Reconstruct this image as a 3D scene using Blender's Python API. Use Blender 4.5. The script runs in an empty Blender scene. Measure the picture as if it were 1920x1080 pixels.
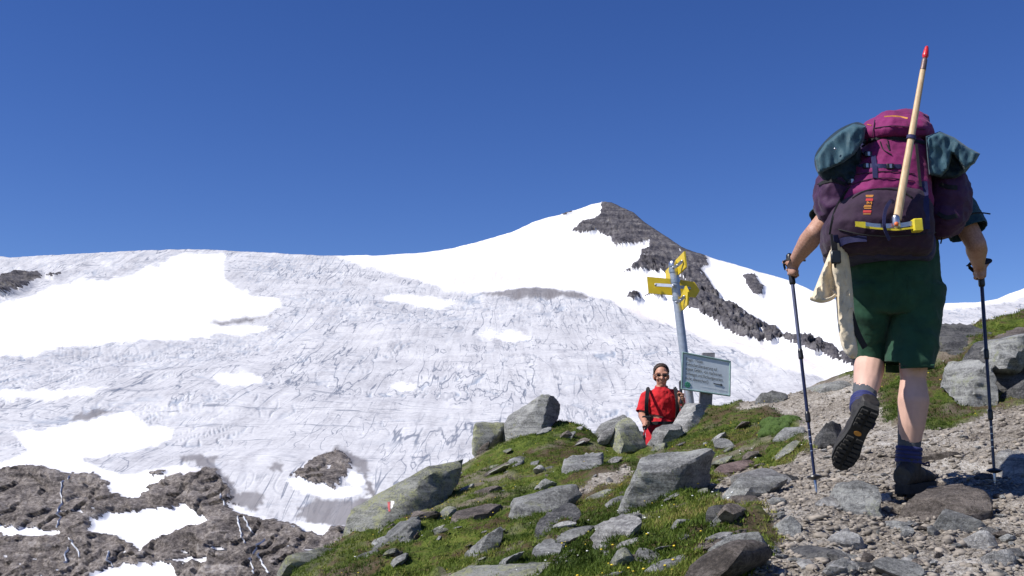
import bpy, bmesh, math, random
import numpy as np
from mathutils import Vector, Matrix
from mathutils.bvhtree import BVHTree
from mathutils.geometry import delaunay_2d_cdt
random.seed(7); rng = np.random.default_rng(7)
SC = bpy.context.scene
COL = SC.collection
R = math.radians

# ------------------------------------------------------------------ camera, sky, sun, exposure
FPX = 2000.0                       # focal length in photo pixels (1920 wide)
PITCH = math.atan(320 / FPX)       # true horizon lies at photo row 860
cam_d = bpy.data.cameras.new('camera'); cam = bpy.data.objects.new('camera', cam_d); COL.objects.link(cam)
cam_d.sensor_width = 36; cam_d.lens = 36 * FPX / 1920; cam_d.clip_start = .05; cam_d.clip_end = 30000
cam.location = (0, 0, 0); cam.rotation_euler = (math.pi / 2 + PITCH, 0, 0); SC.camera = cam
SUN_EL = R(49); SUN_TO = Vector((-.94, -.34, 0)).normalized()
world = bpy.data.worlds.new('World'); SC.world = world; world.use_nodes = True
wn = world.node_tree.nodes; wl = world.node_tree.links
bg = wn['Background']; sky = wn.new('ShaderNodeTexSky'); sky.sky_type = 'NISHITA'; sky.sun_disc = False
sky.sun_elevation = SUN_EL; sky.sun_rotation = math.atan2(SUN_TO.x, SUN_TO.y)
sky.altitude = 2500; sky.air_density = 1.0; sky.dust_density = .05; sky.ozone_density = 3.0
hs = wn.new('ShaderNodeHueSaturation'); hs.inputs['Saturation'].default_value = 1.25; hs.inputs['Hue'].default_value = .518; wl.new(sky.outputs[0], hs.inputs['Color']); wl.new(hs.outputs[0], bg.inputs[0]); bg.inputs[1].default_value = .104
sd = bpy.data.lights.new('sun', 'SUN'); sun = bpy.data.objects.new('sun', sd); COL.objects.link(sun)
sd.energy = 5.0; sd.angle = R(.53); sd.color = (1, .965, .91)
SV = Vector((SUN_TO.x * math.cos(SUN_EL), SUN_TO.y * math.cos(SUN_EL), math.sin(SUN_EL)))
sun.rotation_euler = SV.to_track_quat('Z', 'Y').to_euler(); sun.location = (-20, -10, 30)
SC.view_settings.view_transform = 'Standard'; SC.view_settings.look = 'None'; SC.view_settings.exposure = 0.2

# ------------------------------------------------------------------ photo pixel -> direction -> point at forward distance Y
CP, SP = math.cos(PITCH), math.sin(PITCH)
def ray(px, py):
    a = (px - 960) / FPX; b = (540 - py) / FPX
    return Vector((a, CP - b * SP, SP + b * CP))
def W(px, py, Y):
    d = ray(px, py); return d * (Y / d.y)
def Wn(px, py, Y):
    a = (px - 960) / FPX; b = (540 - py) / FPX
    dy = CP - b * SP; s = Y / dy
    return np.stack([a * s, Y + 0 * s, (SP + b * CP) * s], -1)
def topix(P):
    x, y, z = P[..., 0], P[..., 1], P[..., 2]
    dep = y * CP + z * SP; up = -y * SP + z * CP
    return 960 + FPX * x / dep, 540 - FPX * up / dep

# ------------------------------------------------------------------ numpy noise
_perm = np.random.default_rng(3).permutation(256); _perm = np.concatenate([_perm, _perm, _perm])
_g = np.random.default_rng(4).normal(size=(256, 3)); _g /= np.linalg.norm(_g, axis=1)[:, None]
def noise(P):
    P = np.asarray(P, float); i = np.floor(P).astype(int); f = P - i; i &= 255
    u = f * f * f * (f * (f * 6 - 15) + 10); out = 0
    for dx in (0, 1):
        for dy in (0, 1):
            for dz in (0, 1):
                h = _perm[_perm[_perm[i[..., 0] + dx] + i[..., 1] + dy] + i[..., 2] + dz]
                d = f - np.array([dx, dy, dz]); g = (_g[h] * d).sum(-1)
                w = (u[..., 0] if dx else 1 - u[..., 0]) * (u[..., 1] if dy else 1 - u[..., 1]) * (u[..., 2] if dz else 1 - u[..., 2])
                out = out + w * g
    return out
def fbm(P, oct=4, gain=.5, ridge=False):
    P = np.asarray(P, float); a = 1; s = 0
    for k in range(oct):
        n = noise(P * 2 ** k + 17.3 * k)
        s = s + a * ((1 - 2.2 * np.abs(n)) if ridge else n); a *= gain
    return s
def inpoly(x, y, poly):
    r = np.zeros(np.shape(x), bool); n = len(poly)
    for k in range(n):
        x0, y0 = poly[k]; x1, y1 = poly[(k + 1) % n]
        if y0 == y1: continue
        r ^= ((y0 > y) != (y1 > y)) & (x < (x1 - x0) * (y - y0) / (y1 - y0) + x0)
    return r

# ------------------------------------------------------------------ materials
MATS = {}
def nodes(name):
    m = bpy.data.materials.new(name); m.use_nodes = True; MATS[name] = m
    nt = m.node_tree; return m, nt, nt.nodes['Principled BSDF']
def N(nt, t, **kw):
    n = nt.nodes.new(t)
    for k, v in kw.items():
        if k in n.inputs: n.inputs[k].default_value = v
        else: setattr(n, k, v)
    return n
def ramp(nt, src, stops):
    r = nt.nodes.new('ShaderNodeValToRGB'); e = r.color_ramp.elements
    while len(e) < len(stops): e.new(.5)
    for k, (p, c) in enumerate(stops):
        e[k].position = p; e[k].color = (c, c, c, 1) if not hasattr(c, '__len__') else (*c, 1)
    nt.links.new(src, r.inputs[0]); return r.outputs[0]
def mix(nt, f, a, b, mode='MIX'):
    m = nt.nodes.new('ShaderNodeMix'); m.data_type = 'RGBA'; m.blend_type = mode
    for s, v in ((m.inputs[0], f), (m.inputs[6], a), (m.inputs[7], b)):
        if isinstance(v, bpy.types.NodeSocket): nt.links.new(v, s)
        elif hasattr(v, '__len__'): s.default_value = (*v, 1)
        else: s.default_value = v
    return m.outputs[2]
def tex(nt, scale, det=6, rough=.6, vec=None, dist=0):
    n = N(nt, 'ShaderNodeTexNoise', Scale=scale, Detail=det, Roughness=rough, Distortion=dist)
    if vec is not None: nt.links.new(vec, n.inputs['Vector'])
    return n.outputs['Fac']
def coord(nt, scale=None, which='Object'):
    c = N(nt, 'ShaderNodeTexCoord').outputs[which]
    if scale is None: return c
    m = N(nt, 'ShaderNodeMapping'); m.inputs['Scale'].default_value = scale; nt.links.new(c, m.inputs['Vector']); return m.outputs[0]
def bump(nt, p, h, strength, dist):
    b = N(nt, 'ShaderNodeBump', Strength=strength, Distance=dist); nt.links.new(h, b.inputs['Height']); nt.links.new(b.outputs[0], p.inputs['Normal'])
def attr(nt, name):
    a = N(nt, 'ShaderNodeAttribute'); a.attribute_name = name; return a.outputs['Fac']
def simple(name, col, rough=.6, metal=0, var=.15, scale=40, bmp=.15, bd=.003, sheen=0):
    m, nt, p = nodes(name); c = coord(nt)
    n = tex(nt, scale, 5, .6, c)
    k = ramp(nt, n, [(.3, tuple(x * (1 - var) for x in col)), (.7, tuple(min(1, x * (1 + var)) for x in col))])
    nt.links.new(k, p.inputs['Base Color']); p.inputs['Roughness'].default_value = rough; p.inputs['Metallic'].default_value = metal
    if sheen: p.inputs['Sheen Weight'].default_value = sheen
    if bmp: bump(nt, p, tex(nt, scale * 4, 3, .6, c), bmp, bd)
    return m
def fabric(name, col, rough=.8, weave=700, var=.25, sheen=.1):
    m, nt, p = nodes(name); c = coord(nt)
    n = tex(nt, 14, 6, .65, c); n2 = tex(nt, weave, 2, .5, c)
    k = ramp(nt, n, [(.3, tuple(x * (1 - var) for x in col)), (.7, tuple(min(1, x * (1 + var)) for x in col))])
    k = mix(nt, .25, k, n2, 'OVERLAY')
    nt.links.new(k, p.inputs['Base Color']); p.inputs['Roughness'].default_value = rough
    p.inputs['Sheen Weight'].default_value = sheen; p.inputs['Specular IOR Level'].default_value = .25
    b = mix(nt, .5, tex(nt, 45, 4, .6, c), n2); bump(nt, p, b, .35, .006)
    return m
def rockmat(name, c0, c1, lichen=(.30, .32, .16), lam=.5, strata=9.0, zr=.5):
    m, nt, p = nodes(name); c = coord(nt)
    inf = N(nt, 'ShaderNodeObjectInfo').outputs['Random']
    mp = N(nt, 'ShaderNodeMapping'); nt.links.new(c, mp.inputs['Vector'])
    mp.inputs['Rotation'].default_value = (.3, zr, .2); mp.inputs['Scale'].default_value = (2.2, 2.2, strata * 2.2)
    cm = N(nt, 'ShaderNodeCombineXYZ'); nt.links.new(inf, cm.inputs[0]); nt.links.new(inf, cm.inputs[2])
    vm = N(nt, 'ShaderNodeVectorMath', operation='MULTIPLY_ADD'); nt.links.new(cm.outputs[0], vm.inputs[0]); vm.inputs[1].default_value = (37, 0, 91); nt.links.new(mp.outputs[0], vm.inputs[2])
    s = tex(nt, 1.0, 9, .68, vm.outputs[0], .6)
    n = tex(nt, 6, 9, .7, c); fine = tex(nt, 60, 6, .75, c); grit = tex(nt, 210, 3, .7, c)
    a = mix(nt, .5, s, n); a = mix(nt, .35, a, fine)
    k = ramp(nt, a, [(.40, tuple(x * .38 for x in c0)), (.465, tuple(x * .8 for x in c0)), (.53, c1), (.62, tuple(min(1, x * 1.25) for x in c1))])
    k = mix(nt, .45, k, grit, 'OVERLAY')
    ab = N(nt, 'ShaderNodeMath', operation='SUBTRACT'); nt.links.new(s, ab.inputs[0]); ab.inputs[1].default_value = .5; ab2 = N(nt, 'ShaderNodeMath', operation='ABSOLUTE'); nt.links.new(ab.outputs[0], ab2.inputs[0])
    crk = ramp(nt, ab2.outputs[0], [(0, 1), (.012, 0)]); k = mix(nt, mix(nt, 1.0, crk, ramp(nt, n, [(.42, 0), (.56, .75)]), 'MULTIPLY'), k, tuple(x * .2 for x in c0))
    lm = ramp(nt, tex(nt, 7.5, 8, .75, c, .4), [(.55 + (.5 - lam) * .25, 0), (.66 + (.5 - lam) * .25, 1)])
    lm2 = mix(nt, 1.0, lm, ramp(nt, fine, [(.40, 0), (.58, 1)]), 'MULTIPLY')
    k = mix(nt, lm2, k, lichen)
    br = N(nt, 'ShaderNodeMath', operation='MULTIPLY_ADD'); nt.links.new(inf, br.inputs[0]); br.inputs[1].default_value = .45; br.inputs[2].default_value = .78
    k = mix(nt, 1.0, k, br.outputs[0], 'MULTIPLY')
    nt.links.new(k, p.inputs['Base Color']); p.inputs['Roughness'].default_value = .78; p.inputs['Specular IOR Level'].default_value = .3
    h = mix(nt, .4, s, fine); h = mix(nt, .25, h, grit); bump(nt, p, h, 1.0, .06)
    return m
rockmat('rock_grey', (.27, .27, .262), (.43, .43, .41))
rockmat('rock_dark', (.10, .10, .105), (.21, .205, .20), lam=.3)
rockmat('rock_brown', (.15, .125, .105), (.27, .23, .20), lam=.25)
rockmat('rock_pale', (.34, .33, .32), (.52, .51, .49), lam=.1)
rockmat('rock_lichen', (.24, .245, .215), (.37, .37, .335), lichen=(.40, .41, .19), lam=.85)
rockmat('rock_red', (.16, .11, .10), (.26, .19, .17), lam=.1)
simple('skin', (.62, .39, .31), .55, 0, .12, 9, .1, .002); MATS['skin'].node_tree.nodes['Principled BSDF'].inputs['Subsurface Weight'].default_value = .0
simple('skin_tan', (.47, .23, .15), .5, 0, .12, 9, .1, .002)
simple('hair_dark', (.035, .02, .013), .6, 0, .4, 150, .6, .004)
fabric('shorts_green', (.016, .062, .034)); fabric('shirt_teal', (.025, .075, .095))
fabric('pack_magenta', (.19, .012, .10), .7); fabric('pack_purple', (.036, .016, .038), .75); fabric('pack_plum', (.055, .018, .06), .6)
fabric('jacket_teal', (.04, .095, .125), .6); fabric('jacket_dark', (.012, .03, .045), .6)
fabric('towel_cream', (.74, .62, .44), .95, 300, .22, .3); fabric('sock_grey', (.085, .09, .10), .95, 400, .3)
fabric('boot_collar_navy', (.025, .03, .12), .6); fabric('strap_navy', (.022, .022, .085), .6, 900); fabric('strap_black', (.012, .012, .014), .6, 900)
fabric('shirt_red', (.52, .012, .018), .8); fabric('shorts_red', (.46, .009, .018), .75)
simple('boot_leather', (.030, .026, .024), .6, 0, .5, 30, .4, .004); simple('boot_sole', (.028, .026, .024), .85, 0, .5, 60, .4, .003)
simple('plastic_black', (.012, .012, .014), .35, 0, .2); simple('plastic_red', (.60, .02, .03), .35, 0, .1, 30)
simple('plastic_yellow', (.72, .58, .03), .45, 0, .12, 30); simple('plastic_orange', (.75, .16, .04), .4)
simple('steel', (.5, .5, .52), .35, 1, .15, 60); simple('steel_brown', (.17, .12, .11), .5, .5, .3, 60)
simple('pole_navy', (.02, .025, .06), .28, .4, .2, 30, 0); simple('pole_grey', (.20, .20, .24), .3, .8, .2, 30, 0); simple('pole_red', (.35, .02, .02), .35, .2, .2, 30, 0)
simple('galvanised', (.42, .45, .52), .42, .55, .14, 25, .1, .001)
simple('sign_yellow', (.70, .50, .02), .45, 0, .10, 9, .05, .001); simple('sign_board', (.56, .62, .66), .5, 0, .08, 9, .05, .001)
simple('sign_frame', (.22, .33, .31), .5, 0, .2, 20); simple('letter_dark', (.03, .035, .05), .6, 0, .1); simple('letter_pale', (.75, .78, .8), .6, 0, .1)
simple('emblem_green', (.04, .22, .14), .6); simple('embroidery_orange', (.62, .26, .04), .7); simple('embroidery_red', (.48, .03, .03), .7)
simple('paint_red', (.42, .09, .09), .8, 0, .5, 25); simple('paint_white', (.66, .65, .62), .8, 0, .25, 25)
simple('weathered_wood', (.20, .19, .20), .8, 0, .35, 30, .4, .004); simple('lens_dark', (.01, .008, .008), .1, 0, .1)
simple('flower_yellow', (.75, .55, .03), .6, 0, .1); simple('flower_white', (.85, .85, .80), .6, 0, .05)
def tan_limbs():     # sunburnt arms, paler legs: a tan line of the skin itself
    nt = MATS['skin'].node_tree; p = nt.nodes['Principled BSDF']; src = p.inputs['Base Color'].links[0].from_socket
    sx = N(nt, 'ShaderNodeSeparateXYZ'); nt.links.new(coord(nt), sx.inputs[0]); mr = N(nt, 'ShaderNodeMapRange'); mr.inputs['From Min'].default_value = .72; mr.inputs['From Max'].default_value = .86; nt.links.new(sx.outputs[2], mr.inputs[0])
    fr = ramp(nt, tex(nt, 120, 4, .7, coord(nt)), [(.42, (.40, .205, .14)), (.6, (.52, .29, .21))]); nt.links.new(mix(nt, mr.outputs[0], src, fr), p.inputs['Base Color'])
tan_limbs()
def woodmat():
    m, nt, p = nodes('ash_wood'); c = coord(nt, (60, 60, 4)); n = tex(nt, 1.5, 6, .6, c, .5); d = tex(nt, 5, 4, .6, coord(nt))
    k = ramp(nt, n, [(.3, (.50, .33, .17)), (.7, (.70, .52, .31))]); k = mix(nt, ramp(nt, d, [(.55, 0), (.75, .5)]), k, (.30, .2, .12))
    nt.links.new(k, p.inputs['Base Color']); p.inputs['Roughness'].default_value = .55; bump(nt, p, n, .2, .002)
woodmat()

# ------------------------------------------------------------------ objects
def put(o, parent=None, label=None, cat=None, group=None, kind=None):
    COL.objects.link(o)
    if parent is not None: o.parent = parent
    for k, v in (('label', label), ('category', cat), ('group', group), ('kind', kind)):
        if v: o[k] = v
    return o
def thing(name, loc, label, cat, group=None):
    o = bpy.data.objects.new(name, None); o.empty_display_size = .1; o.location = loc
    return put(o, None, label, cat, group)
def sharp(me, ang):
    me.shade_smooth()
    if ang: me.set_sharp_from_angle(angle=R(ang))
def make(name, V, F, mat, parent=None, smooth=None, **kw):
    """mesh from world-space vertices; origin goes to the base centre (or the parent's origin)"""
    V = np.asarray(V, float).reshape(-1, 3)
    if parent is not None:
        p = parent; org = Vector((0, 0, 0))
        while p is not None: org = org + Vector(p.location); p = p.parent
        org = np.array(org); loc = (0, 0, 0)
    else:
        org = np.array([(V[:, 0].min() + V[:, 0].max()) / 2, (V[:, 1].min() + V[:, 1].max()) / 2, V[:, 2].min()]); loc = org
    me = bpy.data.meshes.new(name); me.from_pydata((V - org).tolist(), [], F if isinstance(F, list) else F.tolist()); me.update()
    me.materials.append(MATS[mat]); o = bpy.data.objects.new(name, me); o.location = loc
    if smooth is not None: sharp(me, smooth)
    return put(o, parent, **kw)
def bigmesh(name, V, F, mat, smooth=True, attrs=None, **kw):
    me = bpy.data.meshes.new(name); V = np.asarray(V, np.float32); F = np.asarray(F, np.int32); k = F.shape[1]
    me.vertices.add(len(V)); me.vertices.foreach_set('co', V.ravel()); me.loops.add(F.size); me.loops.foreach_set('vertex_index', F.ravel())
    me.polygons.add(len(F)); me.polygons.foreach_set('loop_start', np.arange(0, F.size, k, dtype=np.int32))
    me.update(calc_edges=True); me.validate()
    for n, a in (attrs or {}).items():
        at = me.attributes.new(n, 'FLOAT', 'POINT'); at.data.foreach_set('value', np.asarray(a, np.float32))
    if smooth: me.shade_smooth()
    me.materials.append(MATS[mat]); o = bpy.data.objects.new(name, me); return put(o, **kw)
def subset(V, F, sel, attrs):
    f = F[sel]; u, inv = np.unique(f, return_inverse=True)
    return V[u], inv.reshape(f.shape), {k: a[u] for k, a in attrs.items()}
def verts_of(o):
    n = len(o.data.vertices); a = np.empty(n * 3, np.float32); o.data.vertices.foreach_get('co', a); return a.reshape(-1, 3)

class MB:
    """collects shapes in world space"""
    def __init__(s): s.V = []; s.F = []
    def add(s, V, F):
        b = len(s.V); s.V += [tuple(v) for v in V]; s.F += [tuple(i + b for i in f) for f in F]; return s
    def loft(s, rings, cap=True):
        n = len(rings[0]); V = [p for r in rings for p in r]; F = []
        for k in range(len(rings) - 1):
            for i in range(n): j = (i + 1) % n; F.append((k * n + i, k * n + j, (k + 1) * n + j, (k + 1) * n + i))
        if cap:
            F.append(tuple(range(n))[::-1]); F.append(tuple((len(rings) - 1) * n + i for i in range(n)))
        return s.add(V, F)
    def cap(s, a, b, ra, rb, n=14, flat=1, fdir=None, ends=True):
        a = Vector(a); b = Vector(b); d = (b - a); L = d.length or 1e-6; d = d / L
        u = Vector(fdir) - d * d.dot(Vector(fdir)) if fdir is not None else d.orthogonal(); u.normalize(); v = d.cross(u); rings = []
        prof = []
        if ends:
            for t in (88, 65, 40, 18): prof.append((-ra * math.sin(R(t)), ra * math.cos(R(t))))
        prof += [(0, ra), (L, rb)]
        if ends:
            for t in (18, 40, 65, 88): prof.append((L + rb * math.sin(R(t)), rb * math.cos(R(t))))
        for h, r in prof:
            c = a + d * h; rings.append([c + u * (r * flat * math.cos(2 * math.pi * i / n)) + v * (r * math.sin(2 * math.pi * i / n)) for i in range(n)])
        return s.loft(rings)
    def chain(s, pts, rad, n=14, **k):
        for i in range(len(pts) - 1): s.cap(pts[i], pts[i + 1], rad[i], rad[i + 1], n, **k)
        return s
    def ell(s, c, r, rot=None, n=16):
        c = Vector(c); rings = []
        for k in range(1, 12):
            t = math.pi * k / 12; ring = []
            for i in range(n):
                p = Vector((r[0] * math.sin(t) * math.cos(2 * math.pi * i / n), r[1] * math.sin(t) * math.sin(2 * math.pi * i / n), -r[2] * math.cos(t)))
                ring.append(c + (rot @ p if rot else p))
            rings.append(ring)
        return s.loft(rings)
    def box(s, c, u, v, w):
        c, u, v, w = map(Vector, (c, u, v, w))
        V = [c + u * a + v * b + w * d for a in (-1, 1) for b in (-1, 1) for d in (-1, 1)]
        return s.add(V, [(0, 1, 3, 2), (4, 6, 7, 5), (0, 4, 5, 1), (2, 3, 7, 6), (0, 2, 6, 4), (1, 5, 7, 3)])
    def ribbon(s, pts, width, th, normal=(0, -1, 0)):
        pts = [Vector(p) for p in pts]; rings = []; nn = Vector(normal)
        for i, p in enumerate(pts):
            t = (pts[min(i + 1, len(pts) - 1)] - pts[max(i - 1, 0)]).normalized(); sd_ = t.cross(nn)
            sd_ = sd_.normalized() if sd_.length > 1e-4 else Vector((1, 0, 0)); no = sd_.cross(t).normalized()
            w = width / 2
            rings.append([p + sd_ * w + no * th / 2, p - sd_ * w + no * th / 2, p - sd_ * w - no * th / 2, p + sd_ * w - no * th / 2])
        return s.loft(rings)
    def out(s, name, mat, parent=None, smooth=40, **kw):
        o = make(name, s.V, s.F, mat, parent, smooth, **kw)
        bm = bmesh.new(); bm.from_mesh(o.data); bmesh.ops.recalc_face_normals(bm, faces=bm.faces); bm.to_mesh(o.data); bm.free()
        if smooth is not None: sharp(o.data, smooth)
        return o
    def blob(s, name, mat, parent=None, voxel=.008, it=4, cuts=(), wr=0, wscale=12, solid=0, **kw):
        """one continuous skin round all shapes (voxel remesh + smoothing), optional plane cuts and wrinkles"""
        me = bpy.data.meshes.new('tmp'); me.from_pydata([tuple(v) for v in s.V], [], s.F)
        bm = bmesh.new(); bm.from_mesh(me); bmesh.ops.recalc_face_normals(bm, faces=bm.faces); bm.to_mesh(me); bm.free()
        t = bpy.data.objects.new('tmp', me); COL.objects.link(t)
        m = t.modifiers.new('r', 'REMESH'); m.mode = 'VOXEL'; m.voxel_size = voxel
        m = t.modifiers.new('s', 'SMOOTH'); m.factor = .5; m.iterations = it
        dg = bpy.context.evaluated_depsgraph_get(); me2 = bpy.data.meshes.new_from_object(t.evaluated_get(dg))
        bpy.data.objects.remove(t); bm = bmesh.new(); bm.from_mesh(me2)
        for co, no in cuts:
            bmesh.ops.bisect_plane(bm, geom=bm.verts[:] + bm.edges[:] + bm.faces[:], plane_co=co, plane_no=no, clear_outer=True)
        bm.normal_update(); V = np.array([v.co for v in bm.verts]).reshape(-1, 3)
        if wr:
            nn = np.array([v.normal for v in bm.verts]); d = fbm(V * wscale, 3, .5, True) * wr
            V = V + nn * (d - wr * .6)[:, None]
        F = [tuple(v.index for v in f.verts) for f in bm.faces]; bm.free(); bpy.data.meshes.remove(me2)
        o = make(name, V, F, mat, parent, 0, **kw)
        if solid:
            md = o.modifiers.new('thickness', 'SOLIDIFY'); md.thickness = solid; md.offset = 1
        return o
def bvh_of(*obs):
    V = []; F = []
    for o in obs:
        b = len(V); org = Vector((0, 0, 0)); p = o
        while p is not None: org = org + Vector(p.location); p = p.parent
        V += [v.co + org for v in o.data.vertices]; F += [tuple(i + b for i in f.vertices) for f in o.data.polygons]
    return BVHTree.FromPolygons(V, F)
def hit(b, px, py, off=0, fallback=None):
    d = ray(px, py).normalized(); r = b.ray_cast(Vector((0, 0, 0)), d)
    if r[0] is None: return W(px, py, fallback) if fallback else None
    return r[0] - d * off
def smoothline(pts, n=6):
    P = [Vector(p) for p in pts]; out = []
    for i in range(len(P) - 1):
        a, b, c, d = P[max(i - 1, 0)], P[i], P[i + 1], P[min(i + 2, len(P) - 1)]
        for k in range(n):
            t = k / n; out.append(.5 * ((2 * b) + (c - a) * t + (2 * a - 5 * b + 4 * c - d) * t * t + (3 * b - a - 3 * c + d) * t ** 3))
    return out + [P[-1]]
def cushion(name, outline, Y, th, mat, parent=None, edge=14, kx=0, ky=0, fold=0, fscale=.05, step=5, stretch=(1, 1), base=.15, round_=True, **kw):
    """soft padded sheet with a photo outline: real thickness, rounded rim, folds"""
    O = [(p[0], p[1]) for p in smoothline([(x, y, 0) for x, y in outline + outline[:1]], 5)][:-1]
    if not round_: O = [(a_[0] + (b_[0] - a_[0]) * k / 5, a_[1] + (b_[1] - a_[1]) * k / 5) for a_, b_ in zip(outline, outline[1:] + outline[:1]) for k in range(5)]
    cx = sum(p[0] for p in O) / len(O); cy = sum(p[1] for p in O) / len(O)
    xs = np.arange(min(p[0] for p in O), max(p[0] for p in O), step); ys = np.arange(min(p[1] for p in O), max(p[1] for p in O), step)
    gx, gy = np.meshgrid(xs, ys); gx = gx.ravel() + rng.uniform(-.2, .2, gx.size) * step; gy = gy.ravel() + rng.uniform(-.2, .2, gy.size) * step
    A = np.array(O); B = np.roll(A, -1, 0)
    def dist(x, y):
        p = np.stack([x, y], -1)[:, None]; ab = (B - A)[None]; t = np.clip(((p - A) * ab).sum(-1) / ((ab ** 2).sum(-1) + 1e-9), 0, 1)
        return np.sqrt((((A + t[..., None] * ab) - p) ** 2).sum(-1)).min(1)
    k = inpoly(gx, gy, O); gx, gy = gx[k], gy[k]; k = dist(gx, gy) > step * .5; gx, gy = gx[k], gy[k]
    pts = O + list(zip(gx.tolist(), gy.tolist())); n = len(O)
    r = delaunay_2d_cdt([Vector(p) for p in pts], [(i, (i + 1) % n) for i in range(n)], [], 1, 1e-4)
    P = np.array([tuple(v) for v in r[0]]); T = [tuple(f) for f in r[2]]; d = dist(P[:, 0], P[:, 1])
    onb = d < .3; q = np.clip(d / edge, 0, 1); t = th * np.sqrt(1 - (1 - q) ** 2) * .5 + base * th * .5 * 0
    fd = fbm(np.stack([P[:, 0] * fscale * stretch[0], P[:, 1] * fscale * stretch[1], 0 * d + Y * 7], -1), 2, .35, True) * fold
    yy = Y + kx * (P[:, 0] - cx) + ky * (P[:, 1] - cy)
    f_ = Wn(P[:, 0], P[:, 1], yy - t - fd * np.clip(q * 2, 0, 1)); b_ = Wn(P[:, 0], P[:, 1], yy + t - fd * .5 * np.clip(q * 2, 0, 1) + 1e-3)
    m = len(P); F = [f for f in T] + [tuple(i + m for i in f[::-1]) for f in T]
    ed = {}
    for f in T:
        for i in range(3):
            e = (f[i], f[(i + 1) % 3]); ed[e] = 1
    for (a, b) in list(ed):
        if (b, a) not in ed: F.append((b, a, a + m, b + m))
    o = make(name, np.concatenate([f_, b_]), F, mat, parent, None, **kw)
    bm = bmesh.new(); bm.from_mesh(o.data); bmesh.ops.recalc_face_normals(bm, faces=bm.faces); bm.to_mesh(o.data); bm.free(); sharp(o.data, 60); return o

# ================================================================== far terrain: glacier, rock ridge, bedrock
def snowfac(nt, s):
    m = N(nt, 'ShaderNodeMapRange'); m.inputs['From Min'].default_value = 1.0; m.inputs['From Max'].default_value = 1.55; nt.links.new(s, m.inputs['Value']); return m.outputs[0]
def icemat():
    m, nt, p = nodes('glacier_ice'); c = coord(nt)
    mp = N(nt, 'ShaderNodeMapping'); nt.links.new(c, mp.inputs['Vector']); mp.inputs['Scale'].default_value = (.05, .004, .004); mp.inputs['Rotation'].default_value = (0, 0, .06)
    st = tex(nt, 1, 8, .65, mp.outputs[0], .3)
    mp2 = N(nt, 'ShaderNodeMapping'); nt.links.new(c, mp2.inputs['Vector']); mp2.inputs['Scale'].default_value = (.01, .012, .012)
    cl = tex(nt, 1, 9, .7, mp2.outputs[0], .4); fine = tex(nt, .14, 6, .75, c)
    a = mix(nt, .5, st, cl); a = mix(nt, .35, a, fine)
    ice = ramp(nt, a, [(.40, (.38, .375, .395)), (.47, (.52, .515, .53)), (.53, (.60, .595, .605)), (.62, (.71, .705, .71))])
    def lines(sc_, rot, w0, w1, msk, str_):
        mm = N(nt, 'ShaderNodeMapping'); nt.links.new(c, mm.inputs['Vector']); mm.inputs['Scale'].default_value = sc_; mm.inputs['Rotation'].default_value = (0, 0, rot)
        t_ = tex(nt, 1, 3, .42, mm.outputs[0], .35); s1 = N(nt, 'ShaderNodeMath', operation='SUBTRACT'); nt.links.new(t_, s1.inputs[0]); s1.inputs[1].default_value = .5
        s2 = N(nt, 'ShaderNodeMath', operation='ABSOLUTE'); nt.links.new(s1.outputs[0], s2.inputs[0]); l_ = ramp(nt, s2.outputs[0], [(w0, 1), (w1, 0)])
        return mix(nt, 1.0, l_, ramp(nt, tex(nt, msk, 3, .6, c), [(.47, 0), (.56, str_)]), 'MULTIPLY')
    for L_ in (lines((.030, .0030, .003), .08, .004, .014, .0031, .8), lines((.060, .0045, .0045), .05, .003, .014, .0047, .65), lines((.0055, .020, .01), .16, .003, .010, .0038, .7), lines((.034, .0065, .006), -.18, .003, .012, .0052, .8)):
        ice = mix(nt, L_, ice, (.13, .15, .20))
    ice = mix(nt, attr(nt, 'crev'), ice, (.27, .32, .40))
    dirt = ramp(nt, fine, [(.35, (.13, .12, .125)), (.65, (.24, .225, .23))])
    dm = mix(nt, 1.0, attr(nt, 'dirt'), ramp(nt, mix(nt, .5, st, fine), [(.30, .45), (.6, 1)]), 'MULTIPLY')
    k = mix(nt, dm, ice, dirt)
    sn = ramp(nt, cl, [(.35, (.84, .82, .82)), (.6, (.92, .92, .93))])
    sn = mix(nt, mix(nt, 1.0, attr(nt, 'dusty'), ramp(nt, mix(nt, .5, fine, st), [(.4, 0), (.6, .8)]), 'MULTIPLY'), sn, (.62, .55, .52))
    ad = N(nt, 'ShaderNodeMath', operation='MULTIPLY_ADD'); nt.links.new(mix(nt, .5, fine, cl), ad.inputs[0]); ad.inputs[1].default_value = 1.6; nt.links.new(attr(nt, 'snow'), ad.inputs[2])
    k = mix(nt, snowfac(nt, ad.outputs[0]), k, sn)
    nt.links.new(k, p.inputs['Base Color']); p.inputs['Roughness'].default_value = .7; p.inputs['Specular IOR Level'].default_value = .2
    b = N(nt, 'ShaderNodeBump', Strength=.3, Distance=1.6); nt.links.new(mix(nt, .5, fine, st), b.inputs['Height']); nt.links.new(b.outputs[0], p.inputs['Normal'])
def farrock(name, cs, sc=.02):
    m, nt, p = nodes(name); c = coord(nt)
    mp = N(nt, 'ShaderNodeMapping'); nt.links.new(c, mp.inputs['Vector']); mp.inputs['Rotation'].default_value = (.2, .5, .3); mp.inputs['Scale'].default_value = (sc * .6, sc * .6, sc * 3)
    s = tex(nt, 1, 10, .72, mp.outputs[0], .5); f = tex(nt, sc * 9, 7, .75, c); a = mix(nt, .5, s, f)
    k = ramp(nt, a, [(.40, cs[0]), (.47, cs[1]), (.53, cs[2]), (.61, cs[3])]); nt.links.new(k, p.inputs['Base Color'])
    p.inputs['Roughness'].default_value = .85; p.inputs['Specular IOR Level'].default_value = .2; bump(nt, p, a, 1.0, 7)
icemat()
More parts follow.
